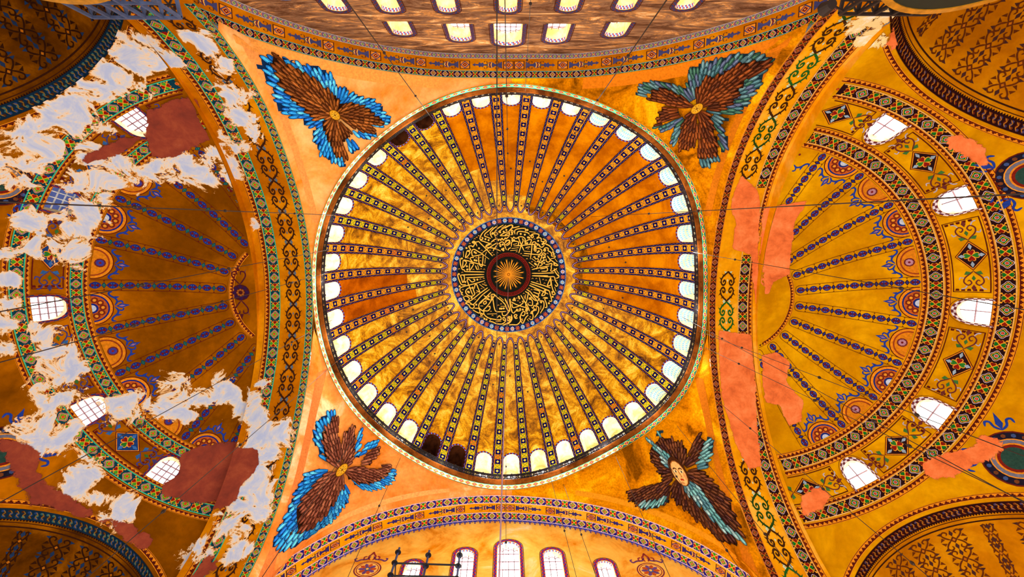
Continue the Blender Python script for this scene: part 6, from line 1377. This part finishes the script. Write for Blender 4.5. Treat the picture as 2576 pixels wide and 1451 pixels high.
# ================================================================ scaffold before the pale wall
sca = tag(empty('scaffold', (-5.9, 17.2, 28)), 'blue tubular scaffold standing before the pale orange window wall', 'scaffold'); Y = 17.2
def s3(p, y=Y): return (p[0], y, p[1])
for i in (0, 2, 4):
    B = MB(); B.tube([s3(SCAFF[i]), (SCAFF[i+1][0], Y, 24.)], .075, 10); st = B.build('standard', 'scaffold_blue', sca)
    for z in (SCAFF[i][1]-.45, SCAFF[i][1]-1.5, SCAFF[i][1]-2.65):
        R_ = MB(); R_.lathe([(.07, -.05), (.2, -.05), (.22, 0), (.2, .05), (.07, .05)], (SCAFF[i][0], Y, z), 12); R_.build('rosette', 'iron', st)
for p, q in ((6, 7), (8, 9)):
    B = MB(); B.tube([s3(SCAFF[p]), s3(SCAFF[q])], .06, 10); B.build('ledger', 'iron', sca)
B = MB(); B.tube([(SCAFF[0][0]+.1, Y, 29.5), (SCAFF[0][0]+.55, Y, 27.2)], .045, 8); B.build('brace', 'iron', sca)
# ================================================================ roundels leaning off the upper piers
def roundel(x0, x1, y, ztop, mat_frame, label, disc_y, disc_x, disc_top, rad):
    root = tag(empty('roundel', ((x0+x1)/2, y, ztop)), label, 'roundel')
    B = MB(); d = .95; n = 5
    z0 = ztop
    for yy, zz in ((y, z0), (y-d, z0-.25)): B.bar((x0, yy, zz), (x1, yy, zz), .12, .12)
    for i in range(n+1):
        x = x0+(x1-x0)*i/n; B.bar((x, y, z0), (x, y-d, z0-.25), .12, .12); B.bar((x, y, z0), (x, y-.1, z0-7.), .12, .12)
    for j in range(5): B.bar((x0, y-.02*j, z0-1.4*(j+1)), (x1, y-.02*j, z0-1.4*(j+1)), .1, .1)
    B.build('back_frame', mat_frame, root)
    for i in range(n):
        x = x0+(x1-x0)*(i+.5)/n; L = MB(); w_ = (x1-x0)/n*.42
        for s1 in (1, -1): L.bar((x-w_*s1, y-.08, z0-.02), (x+w_*s1, y-d+.08, z0-.23), .07, .05)
        L.bar((x-w_, y-d/2, z0-.13), (x+w_, y-d/2, z0-.13), .05, .05); L.build('lattice_panel', 'frame_dark', root)
    tilt = .24; ax = Matrix(((1, 0, 0), (0, math.sin(tilt), -math.cos(tilt)), (0, math.cos(tilt), math.sin(tilt)))).to_3x3()
    ctr = Vector((disc_x, disc_y-rad*math.sin(tilt), disc_top-rad*math.cos(tilt)))
    D = MB(); D.lathe([(.001, -.08), (rad*.95, -.08), (rad*.95, .08), (.001, .08)], ctr, 64, axis=ax); D.build('disc', 'disc_green', root)
    G = MB(); G.lathe([(rad*.93, -.12), (rad*1.0, -.12), (rad*1.02, 0), (rad*1.0, .12), (rad*.93, .12), (rad*.93, -.12)], ctr, 64, axis=ax); G.build('gilt_rim', 'gilt', root)
roundel(-18.4, -14.6, -14.55, 22.4, 'frame_slate', 'slate blue lattice frame of a hanging roundel at the upper left corner', -14.0, -16.5, 19.6, 3.4)
roundel(13.9, 17.7, -14.6, 21.75, 'frame_dark', 'gilt-rimmed dark roundel with lattice frame at the upper right corner', -14.3, 16.6, 20.75, 3.6)
lamp = tag(empty('floodlight', (13.1, -14.7, 21.3)), 'small white floodlight beside the gilt-rimmed roundel frame', 'lamp')
B = MB(); B.lathe([(.001, -.25), (.2, -.25), (.28, .2), (.3, .25)], (13.1, -14.7, 21.3), 14); B.build('housing', 'frame_dark', lamp)
B = MB(); B.lathe([(.001, .2), (.27, .2)], (13.1, -14.7, 21.3), 14); B.build('lens', 'lamp_lens', lamp)
B = MB(); B.bar((13.1, -14.7, 21.1), (13.9, -14.6, 21.5), .06); B.build('bracket', 'frame_dark', lamp)
# ================================================================ the four piers under the arches
for e_, x0, x1, y0, y1, lab in (('NW', XW-4.05, XW-.02, YN-3., YN-.02, 'pier'), ('NE', XE+.02, XE+3.6, YN-3., YN-.02, 'pier'), ('SW', XW-4.05, XW-.02, YS+.02, YS+3., 'pier'), ('SE', XE+.02, XE+3.6, YS+.02, YS+3., 'pier')):
    B = MB(); B.bar(((x0+x1)/2, (y0+y1)/2, -1.6), ((x0+x1)/2, (y0+y1)/2, 24.), x1-x0, y1-y0, up=(0, 1, 0)); o = B.build('pier_column', 'ochre_arch_dark')
    tag(o, {'NW': 'massive corner pier under the flaked arch beside the slate frame', 'NE': 'massive corner pier behind the gilt-rimmed roundel', 'SW': 'massive corner pier below the blue-winged rosy pendentive', 'SE': 'massive corner pier below the seraph with a face'}[e_], 'pier', kind='structure')
